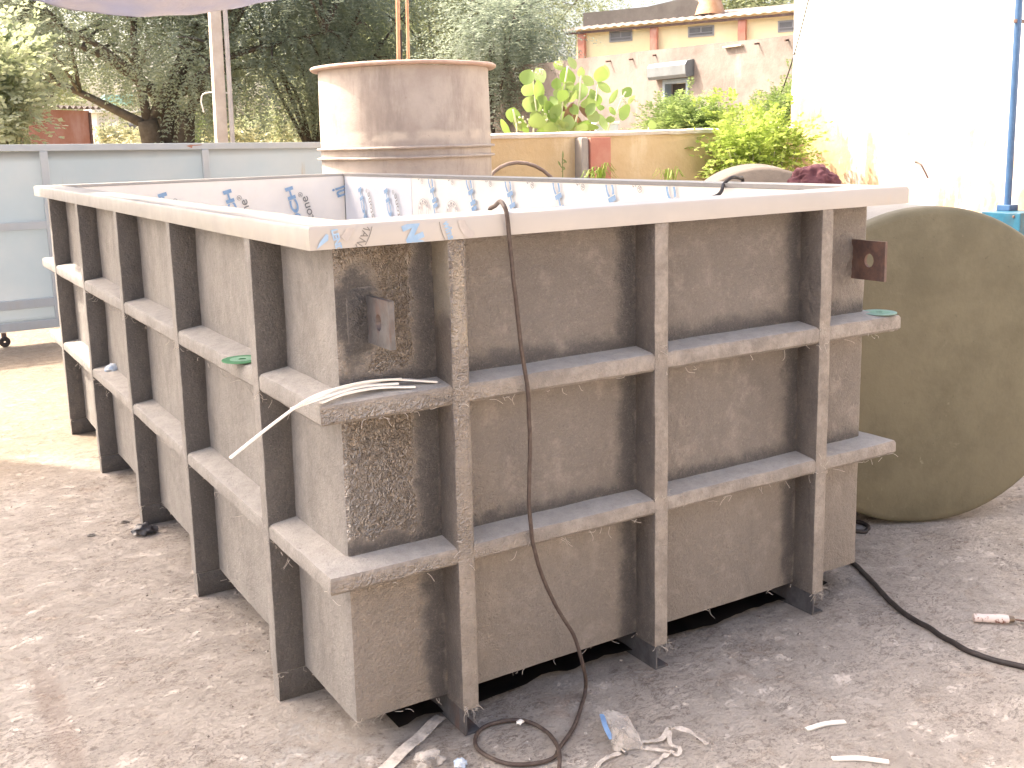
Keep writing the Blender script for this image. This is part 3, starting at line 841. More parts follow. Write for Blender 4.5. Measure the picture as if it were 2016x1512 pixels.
for (u0, v0, u1, v1) in ((1208, 1434, 1214, 1462), (1212, 1464, 1232, 1482)):
    bm = B(); a, b = G(u0, v0, .014), G(u1, v1, .008)
    tube(bm, [a.lerp(b, i/16) for i in range(17)], .005, 8, rs=[.0085 if i < 3 else (.0055 if i % 2 else .0042) for i in range(17)])
    obj('screw', bm, M_STEEL, bag, 60)
crumple('plastic_scrap', tuple(G(845, 1502, .0)), .036, .026, .018, M_CLEAR, 'crumpled clear plastic scrap at the bottom edge left of the cable loop', 'plastic scrap', 2)
crumple('plastic_scrap', tuple(G(906, 1508, .0)), .016, .014, .012, M_PAPER, 'tiny bluish plastic scrap at the bottom edge left of the cable loop', 'plastic scrap', 5)
crumple('resin_lump', tuple(G(1024, 1424, .012)), .012, .007, .006, M_STRIP, 'tiny white lump on the looped brown cable', 'lump', 6, 2)
for (u, v, lb) in ((180, 1054, 'small steel washer on the ground, the one nearer the photo edge'), (246, 1028, 'small steel washer on the ground nearer the third left leg')):
    p = G(u, v, .002); bm = B()
    lathe(bm, [(.008, 0), (.016, 0), (.016, .0022), (.008, .0022), (.008, 0)], 24, Matrix.Translation(p))
    tag(obj('washer', bm, M_STEEL), lb, 'washer', 'washers on the ground')
# scraper with a painted handle
sc = empty('hand_scraper', tuple(G(1950, 1222)))
tag(sc, 'hand tool with chipped pinkish white handle lying on the concrete at the right', 'hand tool')
a, b = G(1916, 1216, .015), G(1985, 1219, .015); d = (b-a).normalized()
bm = B(); tube(bm, [a, a+d*.002, a+d*.02, a+d*.028, a+d*.034, b-d*.02, b], .013, 14, rs=[.008, .0125, .0135, .012, .013, .0145, .0125])
k = NT('chipped pink white paint'); cc = k.mix(k.ramp(k.noise(55, 5, .7), .57, .63), (.66, .56, .53), (.20, .09, .06)); M_HANDLE = k.done(cc, .5)
obj('handle', bm, M_HANDLE, sc, 50)
bm = B(); tube(bm, [b, b+d*.004, b+d*.016, b+d*.018], .009, 12, rs=[.011, .0115, .0095, .006]); obj('ferrule', bm, simple('brass ferrule', (.24, .19, .14), (.16, .12, .09), 40, .4, metal=.6), sc, 50)
e = b+d*.018
bm = B(); side = Vector((-d.y, d.x, 0))
rings = [[e+d*t+side*w+Vector((0, 0, h)) for w, h in ((wd, -.001), (wd, .001), (-wd, .001), (-wd, -.001))] for t, wd in ((0, .004), (.03, .006), (.07, .022), (.14, .024))]
for i, rg in enumerate(rings): rings[i] = [p - Vector((0, 0, .0035*i)) for p in rg]
loft(bm, rings); obj('blade', bm, M_DARKSTEEL, sc)
# loose chips and grit on the concrete
N = 2600; rs_ = np.random.RandomState(3)
u = rs_.rand(N); P = np.stack([-1.2 + rs_.rand(N)*4.4, -1.0 + rs_.rand(N)*5.0, np.full(N, .0035)], 1)
clus = rs_.randint(0, 26, N); cc_ = np.stack([-1.1 + rs_.rand(26)*4.2, -.9 + rs_.rand(26)*4.5], 1)
use = rs_.rand(N) < .6
P[use, :2] = cc_[clus[use]] + rs_.randn(use.sum(), 2)*.14
sz = .0018 + .005*rs_.rand(N)**3
th = rs_.rand(N)*6.28
quads = []
tet = []
for i in range(N):
    c_, s_ = math.cos(th[i]), math.sin(th[i]); a = sz[i]; bq = a*(.4+.6*u[i]); h = a*.7
    px_, py_ = P[i, 0], P[i, 1]
    q = [(px_+c_*a, py_+s_*a, 0), (px_-s_*bq, py_+c_*bq, 0), (px_-c_*a, py_-s_*a, 0), (px_+s_*bq, py_-c_*bq, 0)]
    t = (px_+.2*a*c_, py_+.2*a*s_, h)
    for j in range(4): tet.append((q[j], q[(j+1) % 4], t))
me = cloud_mesh('grit', np.array(tet), 3)
k = NT('chips of concrete and fibre'); cc = k.mix(k.rand, (.12, .095, .08), (.48, .44, .40)); 
tag(link('grit', me, k.done(cc, .9)), kind='stuff')

# ------------------------------------------------------------------ lying cylinders
cyl = empty('lying_cylinder', (2.47, .24, 0))
tag(cyl, 'large olive fibreglass cylinder lying on its side right of the tank', 'cylinder')
Rr = .61; ax = Vector((math.sin(R(25)), math.cos(R(25)), 0))
def lying(M0, prof, n=96, amp=.003):
    bm = B(); lathe(bm, prof, n, M0, amp, 3); return bm
zax = ax; xax = Vector((ax.y, -ax.x, 0)); yax = Vector((0, 0, 1))
def basis(o, z, x, y):
    M = Matrix.Identity(4)
    for i in range(3): M[i][0], M[i][1], M[i][2], M[i][3] = x[i], y[i], z[i], o[i]
    return M
M0 = basis(Vector((2.47, .24, Rr)), zax, xax, yax)
obj('end_plate', lying(M0, [(.0001, -.012), (.15, -.010), (.3, -.006), (.45, -.002), (Rr-.03, .004), (Rr-.012, .008), (Rr-.003, .018), (Rr, .03), (Rr, .07)]), M_OLIVE, cyl, 60)
obj('barrel', lying(M0, [(Rr-.004, .0705), (Rr-.004, .4), (Rr-.004, .8), (Rr-.004, 1.3), (Rr-.004, 1.9), (Rr-.004, 2.3), (.0001, 2.3)]), M_PALEFRP, cyl, 60)
d2 = empty('grey_drum', tuple(atd(1505, 420, 7.4).xy)+(0,))
tag(d2, 'grey brown drum lying behind the far right rim of the tank', 'drum')
c2 = atd(1500, 420, 7.4); R2 = .635
ztop = atd(1500, 330, 7.4).z; R2 = ztop/2
ax2 = Vector((.66, .751, 0)); M2 = basis(Vector((c2.x, c2.y, R2)), ax2, Vector((ax2.y, -ax2.x, 0)), Vector((0, 0, 1)))
obj('end_plate', lying(M2, [(.0001, -.01), (.3, -.006), (R2-.02, .0), (R2, .015), (R2, .05)]), M_GREYFRP, d2, 60)
obj('barrel', lying(M2, [(R2-.003, .0505), (R2-.003, .5), (R2-.003, 1.2), (.0001, 1.2)]), M_GREYFRP, d2, 60)
# maroon glove / cloth on the barrel
p = atd(1600, 372, 4.95)
zb = Rr + math.sqrt(max(0, Rr**2 - ((p-Vector((2.47, .24, 0))).dot(xax))**2))
M_MAROON = simple('maroon cloth', (.085, .026, .034), (.125, .045, .055), 14, .9, .4, 40)
bm = B(); bmesh.ops.create_icosphere(bm, subdivisions=5, radius=1)
for v in bm.verts:
    d_ = 1 + .25*noise.noise(v.co*1.6+Vector((4, 1, 0))) - .28*abs(noise.noise(v.co*3.1+Vector((1, 7, 2))))
    v.co = Vector((v.co.x*.115*d_, v.co.y*.09*d_, max(-.8, v.co.z)*.085*d_))
Mz = Matrix.Translation((p.x, p.y, zb+.045)) @ Matrix.Rotation(R(-25), 4, 'Z')
bmesh.ops.transform(bm, matrix=Mz, verts=bm.verts)
tag(obj('maroon_cloth', bm, M_MAROON, None, 180), 'bundled maroon cloth on top of the olive cylinder behind the rim', 'cloth')

# ------------------------------------------------------------------ upright drum behind the tank
DC = Vector((2.865, 5.377, 0)); DR = .672
dr = empty('upright_drum', tuple(DC))
tag(dr, 'tall tan fibreglass drum with flanged top standing behind the tank', 'drum')
M1 = Matrix.Translation(DC)
bm = B(); lathe(bm, [(DR+.006, 0), (DR+.004, .5), (DR+.002, 1.0), (DR, 1.38), (DR, 1.7), (DR-.004, 2.0), (DR-.004, 2.07), (DR-.02, 2.07), (DR-.02, .03), (.0001, .03)], 96, M1, .005, 2)
obj('shell', bm, M_DRUM, dr, 60)
bm = B(); lathe(bm, [(DR-.024, 2.072), (DR+.046, 2.072), (DR+.056, 2.082), (DR+.056, 2.094), (DR+.044, 2.102), (DR-.024, 2.102), (DR-.024, 2.072)], 96, M1, .004, 3)
obj('top_flange', bm, simple('pinkish flange laminate', (.42, .29, .235), (.50, .38, .32), 6, .7, .2), dr, 60)
for z0 in (1.478, 1.405):
    bm = B(); lathe(bm, [(DR-.004, z0-.010), (DR+.030, z0-.008), (DR+.034, z0), (DR+.030, z0+.008), (DR-.004, z0+.012), (DR-.004, z0-.010)], 96, M1, .003, 4)
    obj('hoop_band', bm, M_DRUM, dr, 50)
M_COPPER = simple('copper coloured paint', (.46, .25, .14), (.55, .34, .21), 12, .5, metal=.15)
for (u0, u1, dd, r, mt, lb) in ((786, 781, 8.4, .017, M_COPPER, 'thicker copper coloured pipe rising out of the drum, with dark stripe'), (805, 799, 8.55, .013, M_COPPER, 'thinner copper coloured pipe rising out of the drum, right one of the pair')):
    a = atd(u0, 160, dd); b = atd(u1, -110, dd)
    o = empty('copper_pipe', (a.x, a.y, .04)); tag(o, lb, 'pipe', 'pipes standing in the drum')
    q = Vector((a.x, a.y, .04))
    bm = B(); tube(bm, [q, q.lerp(b, .5) if False else a, a.lerp(b, .5), b], r, 12); obj('tube', bm, mt, o, 60)
    if r > .015:
        bm = B(); s = RT*.020; tube(bm, [a+s+Vector((0, 0, .0)), a.lerp(b, .38)+s], .0085, 8); obj('dark_cable', bm, M_BLACK, o, 60)

# ------------------------------------------------------------------ sliding gate
GY = 6.8
gate = empty('sliding_gate', (0, GY, 0)); tag(gate, 'grey blue sheet metal gate on wheels behind the tank', 'gate')
gx0, gx1, gz0, gz1 = -1.9, 3.15, .108, 1.57
def gz(x): return 1.588 - .0165*x
bm = B(); rings = []
nxp, nzp = 60, 16
vv = [[bm.verts.new((gx0+.02+(gx1-gx0-.04)*i/nxp, GY+.028+.006*noise.noise(Vector(((gx0+(gx1-gx0)*i/nxp)*2.1, j*.25, 0))), gz0+.02+(gz1-gz0-.06)*j/nzp)) for i in range(nxp+1)] for j in range(nzp+1)]
for j in range(nzp):
    for i in range(nxp): bm.faces.new((vv[j][i], vv[j][i+1], vv[j+1][i+1], vv[j+1][i]))
bmesh.ops.solidify(bm, geom=bm.faces[:], thickness=.002)
obj('sheet_panel', bm, M_GATE, gate, 180)
def hbar(name, z0a, z1a, y0, y1):
    bm = B()
    box(bm, gx0, gx1, y0, y1, z0a, z1a, .004)
    for v in bm.verts: v.co.z += -.0165*v.co.x if z0a > 1 else 0
    obj(name, bm, M_GATEFR, gate)
hbar('top_rail', 1.535, 1.588, GY-.022, GY+.022)
for (va, vb) in ((440, 456), (595, 613)):
    za, zb_g = aty(0, va, GY-.02).z, aty(0, vb, GY-.02).z
    hbar('middle_rail', zb_g, za, GY-.020, GY+.020)
hbar('bottom_rail', aty(0, 655, GY).z, aty(0, 638, GY).z, GY-.022, GY+.022)
xs = [aty(87, 380, GY).x-.85*1.35, aty(85, 300, GY).x, aty(403, 300, GY).x, aty(403, 300, GY).x+1.25]
for x in xs:
    bm = B(); box(bm, x-.029, x+.029, GY-.0245, GY+.018, .15, 1.535-.0165*x-.001, .004); obj('upright', bm, M_GATEFR, gate)
for x in (aty(10, 683, GY).x, aty(10, 683, GY).x+2.4):
    bm = B(); box(bm, x-.018, x+.018, GY-.02, GY+.02, .05, .109, .002); o = obj('caster_bracket', bm, M_DARKSTEEL, gate)
    bm = B(); M = Matrix.Translation((x, GY, .042)) @ Matrix.Rotation(R(90), 4, 'X')
    lathe(bm, [(.008, -.03), (.036, -.03), (.042, -.024), (.042, -.006), (.036, 0), (.008, 0), (.008, -.03)], 32, M @ Matrix.Translation((0, 0, .037))); obj('wheel', bm, M_BLACK, gate, 40)
bm = B(); q = aty(375, 288, GY-.024)
bm.faces.new([bm.verts.new(q+Vector((dx, 0, dz))) for dx, dz in ((-.035, .004), (.012, -.016), (.018, .003), (.10, .007), (.10, .012), (0, .012))])
obj('rust_patch', bm, M_RUST, gate)

# ------------------------------------------------------------------ walls on the right
YW, XW = 5.8, 7.64
lw = empty('low_yellow_wall', (5.5, YW, 0)); tag(lw, 'low stained yellow wall with red pilaster behind the tank', 'wall')
def wtop(x): return 1.555
bm = B(); vs = box(bm, 3.72, XW-.003, YW, YW+.20, -.05, 1.53); bmesh.ops.subdivide_edges(bm, edges=bm.edges[:], cuts=14, use_grid_fill=True)
for v in bm.verts: v.co += jit(v.co, 2.5, .008)
obj('wall_face', bm, M_YELLOW, lw, 30)
bm = B(); rings = []
for i in range(41):
    x = 3.70 + (XW-3.70-.004)*i/40
    rings.append([Vector((x, y, z)) + jit((x, y, z), 6, .008) for y, z in ((YW-.016, 1.527), (YW-.014, 1.56), (YW+.05, 1.574), (YW+.21, 1.568), (YW+.21, 1.527))])
loft(bm, rings); obj('capping', bm, M_CAP, lw, 40)
xa, xb, xc = aty(1150, 300, YW-.10).x, aty(1163, 300, YW-.13).x, aty(1203, 300, YW-.13).x
bm = B(); box(bm, xb, xc, YW-.13, YW+.02, 0, 1.515, .006); obj('red_pilaster', bm, M_REDPAINT, lw)
bm = B(); box(bm, xb-.085, xb-.002, YW-.11, YW+.02, 0, 1.52, .02); obj('grey_pilaster', bm, simple('grey pilaster strip', (.36, .33, .30), (.30, .27, .25), 5, .9, .3), lw)  # narrow grey strip at the left of the red pilaster
# white wall
ww = empty('white_wall', (XW, 3.5, 0)); tag(ww, 'tall sunlit white limewashed wall with peeling base at the right', 'wall')
bm = B(); box(bm, XW, XW+.24, -2.5, YW+.06, -.05, 4.6, .012)
bmesh.ops.subdivide_edges(bm, edges=[e for e in bm.edges if e.calc_length() > 1], cuts=20, use_grid_fill=True)
for v in bm.verts: v.co += jit(v.co, 1.6, .012)
obj('wall_face', bm, M_WHITEWALL, ww, 40)
bm = B(); q = atx(1815, 325, XW-.02)
tube(bm, [q+Vector((.03, .10, .03)), q+Vector((-.03, .02, .03)), q+Vector((-.03, -.02, .0)), q+Vector((-.01, -.08, -.12))], .009, 8); obj('iron_hook', bm, M_DARKSTEEL, ww, 50)
# blue pipe + switch box
M_BLUE = simple('bright blue paint', (.03, .085, .19), (.045, .11, .23), 8, .45, dirt=(.07, .10, .15))
M_CYAN = simple('faded sky blue enamel', (.012, .085, .15), (.02, .115, .19), 14, .4, dirt=(.03, .07, .10))
pp = empty('blue_pipe', tuple(atx(1985, 400, XW-.14))); tag(pp, 'vertical blue painted pipe in front of the white wall', 'pipe')
a, b = atx(1983, 412, XW-.14), atx(2012, -10, XW-.14); top = a.copy(); top.z = 4.4
a2 = a.copy()
bm = B(); tube(bm, [a2, Vector((a.x, a.y, 2.5)), top], .029, 16); obj('tube', bm, M_BLUE, pp, 60)
for z in (2.35, 3.6):
    bm = B(); box(bm, a.x-.05, XW+.004, a.y-.012, a.y+.012, z, z+.03, .003); obj('wall_bracket', bm, M_DARKSTEEL, pp)
pb = empty('pump_box', tuple(atx(1985, 450, XW-.25))); tag(pb, 'blue metal switch box with round knob under the blue pipe', 'switch box')
c = atx(1948, 415, XW-.25); d_ = atx(2012, 488, XW-.25)
y1, y0 = c.y, d_.y-.04; z1, z0 = c.z, d_.z
bm = B(); box(bm, XW-.36, XW-.04, y0, y1, z0, z1, .008); obj('case', bm, M_CYAN, pb)
bm = B(); box(bm, XW-.20, XW-.08, a.y-.06, a.y+.06, z1+.0005, z1+.05, .006); obj('pipe_socket', bm, M_BLUE, pb)
bm = B(); M = basis(Vector((XW-.36, (y0*.35+y1*.65), z0*.45+z1*.55)), Vector((-1, 0, 0)), Vector((0, 1, 0)), Vector((0, 0, 1)))
lathe(bm, [(.0001, .05), (.03, .05), (.035, .04), (.035, .02), (.055, .015), (.055, .001), (.0001, .001)], 24, M); obj('knob', bm, simple('worn bakelite', (.42, .34, .30), (.16, .12, .11), 20, .5), pb, 40)
for yy, zz in ((y1-.025, z1-.03), (y0+.06, z1-.03), (y1-.025, z0+.03)):
    bm = B(); lathe(bm, [(.0001, .008), (.010, .006), (.012, .0005), (.0001, .0005)], 12, basis(Vector((XW-.36, yy, zz)), Vector((-1, 0, 0)), Vector((0, 1, 0)), Vector((0, 0, 1)))); obj('screw_head', bm, M_DARKSTEEL, pb)
bm = B(); box(bm, XW-.30, XW-.10, y0+.06, y1-.08, z0-.12, z0-.0005, .006); obj('lower_bracket', bm, M_RUST, pb)
bm = B(); box(bm, XW-.24, XW-.12, y0+.10, y0+.2, .0, z0-.121, .004); obj('stand_post', bm, M_RUST, pb)

# compound wall parallel to the tank's long side
XC = 8.62
cw = empty('compound_wall', (XC, 10, 0)); tag(cw, 'high weathered pink grey compound wall with small shuttered window', 'wall')
yA, yB = 4.5, 19.5
wy0, wy1 = atx(1357, 200, XC).y, atx(1306, 200, XC).y
wz1 = atx(1330, 155, XC).z; wz0 = wz1-.75
bm = B()
def wq(y0, y1, z0, z1, n=12):
    m = max(1, int((y1-y0)/.5)); q = max(1, int((z1-z0)/.4))
    g = [[bm.verts.new((XC, y0+(y1-y0)*i/m, z0+(z1-z0)*j/q)) for i in range(m+1)] for j in range(q+1)]
    for j in range(q):
        for i in range(m): bm.faces.new((g[j][i], g[j][i+1], g[j+1][i+1], g[j+1][i]))
CT = 2.70
for (a_, b_, c_, d_) in ((yA, wy0, -.05, CT), (wy1, yB, -.05, CT), (wy0, wy1, -.05, wz0), (wy0, wy1, wz1, CT)): wq(a_, b_, c_, d_)
bmesh.ops.remove_doubles(bm, verts=bm.verts, dist=.001)
for v in bm.verts:
    if v.co.z > CT-.01: v.co.z += -.016*max(0, 12.2-v.co.y) + .03*noise.noise(Vector((v.co.y*.9, 0, 0)))+.02
r = bmesh.ops.extrude_face_region(bm, geom=bm.faces[:])
for v in [g_ for g_ in r['geom'] if isinstance(g_, bmesh.types.BMVert)]: v.co.x += .23
obj('wall_face', bm, M_COMPOUND, cw, 30)
M_WINBLUE = simple('grey blue frame paint', (.22, .28, .34), (.28, .34, .40), 10, .6)
win = obj('window', (lambda b_: (box(b_, XC-.02, XC+.10, wy0+.002, wy0+.05, wz0, wz1-.002, .004), box(b_, XC-.02, XC+.10, wy1-.05, wy1-.002, wz0, wz1-.002, .004), box(b_, XC-.018, XC+.098, wy0+.051, wy1-.051, wz1-.06, wz1-.002, .004), b_)[-1])(B()), M_WINBLUE, cw)
bm = B(); box(bm, XC+.12, XC+.13, wy0+.05, wy1-.05, wz0, wz1-.06); obj('dark_opening', bm, simple('dark interior', (.05, .045, .04), (.07, .06, .055), 3, .9), win)
bm = B(); prof = [(-.005, .02), (-.12, .0), (-.15, .04), (-.155, .16), (-.12, .21), (-.005, .23)]
rings = [[Vector((XC+px_, y, wz1+pz_)) for px_, pz_ in prof] for y in (wy0-.09, wy1+.16)]
loft(bm, rings); obj('shutter_box', bm, simple('galvanised shutter box', (.20, .225, .245), (.16, .18, .20), 5, .5, metal=.2, dirt=(.14, .14, .145)), win)
for (u, v, sz_) in ((1202, 120, .07), (1246, 116, .05), (1291, 108, .03), (1494, 85, .05), (1552, 78, .03)):
    q = atx(u, v, XC); bm = B(); tube(bm, [q+Vector((.02, 0, 0)), q+Vector((-.03-sz_*.8, 0, -.01))], .012, 10); obj('pipe_stub', bm, M_DARKSTEEL, cw, 60)
q = atx(1446, 91, XC); bm = B(); box(bm, q.x-.05, q.x+.01, q.y-.16, q.y+.16, q.z-.010, q.z+.010, .003); obj('ledge_strip', bm, M_CAP, cw)

# yellow building behind
A_, Bp = Vector((11.9, 15.7, 0)), Vector((14.25, 11.25, 0))
dirb = (Bp-A_).normalized(); nrm = Vector((-dirb.y*-1, dirb.x*-1, 0))
nrm = Vector((dirb.y, -dirb.x, 0))
if nrm.dot(CAM-A_) < 0: nrm = -nrm
yb = empty('yellow_building', tuple(A_)); tag(yb, 'long pale yellow shed building with red pilasters and corrugated roof behind the wall', 'building')
HB = 3.72
def on_b(u, v, off=0.0):
    d = ray(u, v); t = ((A_+nrm*off)-CAM).dot(nrm)/d.dot(nrm); return CAM + d*t
def bbox_b(name, s0, s1, z0, z1, o0, o1, mat, par=None, bev=0.0):
    bm = B(); box(bm, s0, s1, -o1, -o0, z0, z1, bev)
    M = basis(A_, Vector((0, 0, 1)), dirb, -nrm)
    M = Matrix.Identity(4)
    for i in range(3): M[i][0], M[i][1], M[i][2], M[i][3] = dirb[i], -nrm[i], (0, 0, 1)[i], A_[i]
    bmesh.ops.transform(bm, matrix=M, verts=bm.verts)
    return obj(name, bm, mat, par or yb)
def sb(u, v): return (on_b(u, v)-A_).dot(dirb)
LB = 12.0
bbox_b('wall_face', 0, LB, 0, HB-.02, -6, 0, M_SHEDYEL)
for u in (1148, 1290, 1463):
    s = sb(u, 70); w = .07
    bbox_b('red_pilaster', max(-.06, s-w), s+w, 0, HB-.12, -.05, .10, M_REDPAINT)
for (u0, u1, v0, v1) in ((1200, 1245, 60, 82), (1355, 1406, 51, 72), (1532, 1591, 39, 62)):
    a, b = on_b(u0, v0), on_b(u1, v1); s0, s1 = (a-A_).dot(dirb), (b-A_).dot(dirb); z1, z0 = on_b((u0+u1)/2, v0).z, on_b((u0+u1)/2, v1).z
    w_ = bbox_b('window', s0, s1, z0, z1, -.1, .012, simple('grey window frame', (.33, .33, .34), (.28, .28, .29), 8, .6))
    m_ = (s0+s1)/2
    for (p0, p1, q0, q1, nm) in ((s0+.03, m_-.015, z0+.40*(z1-z0), z1-.03, 'pane'), (m_+.015, s1-.03, z0+.40*(z1-z0), z1-.03, 'pane'), (s0+.03, s1-.03, z0+.03, z0+.34*(z1-z0), 'pane')):
        bbox_b(nm, p0, p1, q0, q1, .010, .016, simple('dusty dark glass', (.13, .135, .14), (.19, .19, .20), 4, .25), w_)
bm = B(); n = 260; rows = []
M = Matrix.Identity(4)
for i in range(3): M[i][0], M[i][1], M[i][2], M[i][3] = dirb[i], -nrm[i], (0, 0, 1)[i], A_[i]
for (y_, z_) in ((-.16, HB-.05), (1.5, HB+.25), (3.2, HB+.44)):
    rows.append([bm.verts.new(M @ Vector((-.25+(LB+.3)*i/n, y_, z_+.014*math.sin(i*1.6)))) for i in range(n+1)])
for j in range(2):
    for i in range(n): bm.faces.new((rows[j][i], rows[j][i+1], rows[j+1][i+1], rows[j+1][i]))
bmesh.ops.solidify(bm, geom=bm.faces[:], thickness=.02)
roof = obj('corrugated_roof', bm, simple('weathered roof sheet', (.52, .46, .42), (.44, .38, .345), 3, .8, dirt=(.38, .33, .31)), yb, 60)
bbox_b('fascia_board', -.2, LB, HB-.13, HB-.085, .10, .13, M_DARKSTEEL)
# grey parapet on the left part of the roof
bm = B(); se = sb(1372, 20); pf = [(-.15, HB+.02), (-.15, HB+.36), (se*.5, HB+.36), (se*.75, HB+.44), (se*.88, HB+.42), (se, HB+.22), (se, HB+.02)]
rings = [[M @ Vector((s, y, z)) for s, z in pf] for y in (.62, .82)]
loft(bm, rings); obj('parapet', bm, simple('sooty cement', (.14, .128, .12), (.10, .09, .085), 2, .9, .4), yb)
q = on_b(1397, 24, -.8); bm = B()
lathe(bm, [(.30, -.05), (.26, .10), (.17, .36), (.16, .44)], 24, Matrix.Translation(q)); v_ = obj('roof_vent', bm, simple('rusty orange vent', (.50, .26, .13), (.58, .36, .22), 6, .7), roof, 40)

# hanging wire in front of the compound wall
a, b = atd(1602, -40, 10.5), atd(1528, 210, 12.2)
bm = B(); tube(bm, spline([a, a.lerp(b, .5)+Vector((0, 0, -.1)), b], 6), .007, 6)
tag(obj('hanging_wire', bm, M_BLACK, None, 60), 'thin dark wire slanting down in front of the pink grey wall', 'wire')
bx = empty('pale_box', tuple(atd(1186, 255, 10.9))); tag(bx, 'small pale blue and white box behind the yellow wall under the broad leaves', 'box')
q = atd(1186, 262, 10.9)
bm = B(); box(bm, q.x-.15, q.x+.13, q.y-.1, q.y+.1, 1.0, q.z+.085, .008); obj('case', bm, simple('pale blue plastic', (.42, .52, .66), (.5, .6, .72), 5, .5), bx)
bm = B(); box(bm, q.x-.16, q.x+.14, q.y-.11, q.y+.11, q.z+.0855, q.z+.115, .008); obj('lid', bm, simple('white plastic', (.78, .80, .82), (.7, .72, .75), 5, .5), bx)
# bent pipe hoop in front of the yellow wall
c = aty(1030, 320, YW-.35); rr = .36
bm = B(); pts = [Vector((c.x-rr*1.15, YW-.35, .0))] + [Vector((c.x+rr*1.15*math.cos(t), YW-.35+.10*math.sin(t), c.z-rr+rr*math.sin(t))) for t in [math.pi*(1-i/14) for i in range(15)]] + [Vector((c.x+rr*1.15, YW-.35, 0))]
tube(bm, pts, .017, 10)
tag(obj('bent_pipe', bm, simple('rusty brown pipe', (.20, .145, .12), (.28, .22, .19), 10, .6), None, 60), 'rusty brown arched pipe standing before the yellow wall', 'pipe')

# ------------------------------------------------------------------ left background
cp = empty('concrete_pole', tuple(atd(440, 300, 12.5).xy)+(0,)); tag(cp, 'slim pale concrete pole behind the gate', 'pole')
a = atd(436, 278, 12.5); b = atd(422, 24, 12.5)
bm = B(); q0 = Vector((a.x, a.y, 0)); tpd = (b-a)/(b.z-a.z); base_ = a - tpd*a.z
h = 6.5; n = 10
rings = []
for i in range(n+1):
    z = h*i/n; w = .068-.002*z; c_ = base_+tpd*z
    rings.append([c_+Vector((sx*w, sy*w*.8, 0)) for sx, sy in ((-1, -1), (1, -1), (1, 1), (-1, 1))])
loft(bm, rings); obj('shaft', bm, simple('bleached concrete', (.48, .41, .35), (.56, .50, .44), 5, .9, .3), cp)
bm = B(); tube(bm, [base_+tpd*1.5+RT*.125+Vector((0, -.02, 0)), base_+tpd*6+RT*.11], .027, 12); obj('conduit', bm, simple('grey conduit', (.40, .37, .35), (.46, .43, .41), 6, .6), cp, 60)
q = base_+tpd*2.15-RT*.05
bm = B(); tube(bm, spline([q+RT*.15, q-RT*.1+Vector((0, 0, 0)), q-RT*.16+Vector((0, 0, -.08)), q-RT*.14+Vector((0, 0, -.22))], 5), .008, 8); obj('wire_loop', bm, M_STRIP, cp, 60)

rs = empty('rusty_shed', tuple(atd(115, 300, 14).xy)+(0,)); tag(rs, 'small rusty iron shed with corrugated roof beyond the gate', 'shed')
a, b = atd(48, 285, 13.2), atd(181, 285, 14.3); zt_s = atd(115, 216, 13.7).z
a.z = b.z = 0; ds = (b-a).normalized(); nb = Vector((-ds.y, ds.x, 0))
bm = B(); loft(bm, [[p+Vector((0, 0, z)) for p in (a, b, b+nb*1.6, a+nb*1.6)] for z in (0, zt_s)]); obj('walls', bm, M_RUST, rs)
bm = B(); n = 60; lo, hi = [], []
for i in range(n+1):
    p = a.lerp(b, -.06+1.14*i/n); w = .022*math.sin(i*1.35)
    lo.append(bm.verts.new(p-nb*.14+Vector((0, 0, zt_s+.01+w+.02)))); hi.append(bm.verts.new(p+nb*1.8+Vector((0, 0, zt_s+.15+w))))
for i in range(n): bm.faces.new((lo[i], lo[i+1], hi[i+1], hi[i]))
bmesh.ops.solidify(bm, geom=bm.faces[:], thickness=.02); obj('roof', bm, simple('dark corrugated sheet', (.15, .13, .12), (.22, .19, .17), 5, .8), rs, 60)
bm = B(); box(bm, b.x-.01, b.x+.02, b.y-.03, b.y+.01, zt_s-.62, zt_s-.02, .003); obj('corner_angle', bm, M_DARKSTEEL, rs)

fb = empty('distant_building', tuple(atd(245, 300, 62).xy)+(0,)); tag(fb, 'pale hazy low building far beyond the field', 'building')  # distance haze is put into the pale wall and roof colours
a, b = atd(195, 285, 62), atd(420, 285, 66); a.z = b.z = 0; ds = (b-a).normalized(); nb = Vector((-ds.y, ds.x, 0)); zt = atd(260, 222, 63).z
bm = B(); loft(bm, [[p+Vector((0, 0, z)) for p in (a, b, b+nb*8, a+nb*8)] for z in (0, zt)]); obj('walls', bm, simple('pale lavender wall', (.52, .52, .58), (.48, .48, .54), .3, .9), fb)
z2 = atd(260, 214, 63).z
bm = B(); loft(bm, [[p+Vector((0, 0, z)) for p in (a-ds*.4-nb*.5, b+ds*.4-nb*.5, b+ds*.4+nb*8.4, a-ds*.4+nb*8.4)] for z in (zt+.01, z2)]); obj('roof', bm, simple('pale roof', (.66, .66, .70), (.6, .6, .64), .5, .8), fb)
zf = atd(260, 244, 61).z
for i in range(5):
    p = a.lerp(b, .08+.17*i)-nb*.06; bm = B(); q = p+ds*3.2
    loft(bm, [[p+Vector((0, 0, z)), q+Vector((0, 0, z)), q-nb*.06+Vector((0, 0, z)), p-nb*.06+Vector((0, 0, z))] for z in (1.2, zf)]); obj('shutter', bm, simple('grey shutter', (.36, .33, .36), (.30, .28, .31), .6, .8), fb)
tk = atd(215, 214, 58); bm = B(); box(bm, tk.x-.3, tk.x+1.2, tk.y-.5, tk.y+.5, z2+.002, z2+.55, .05)
obj('water_tank', bm, simple('turquoise plastic', (.22, .44, .47), (.28, .5, .53), 1, .6), fb)

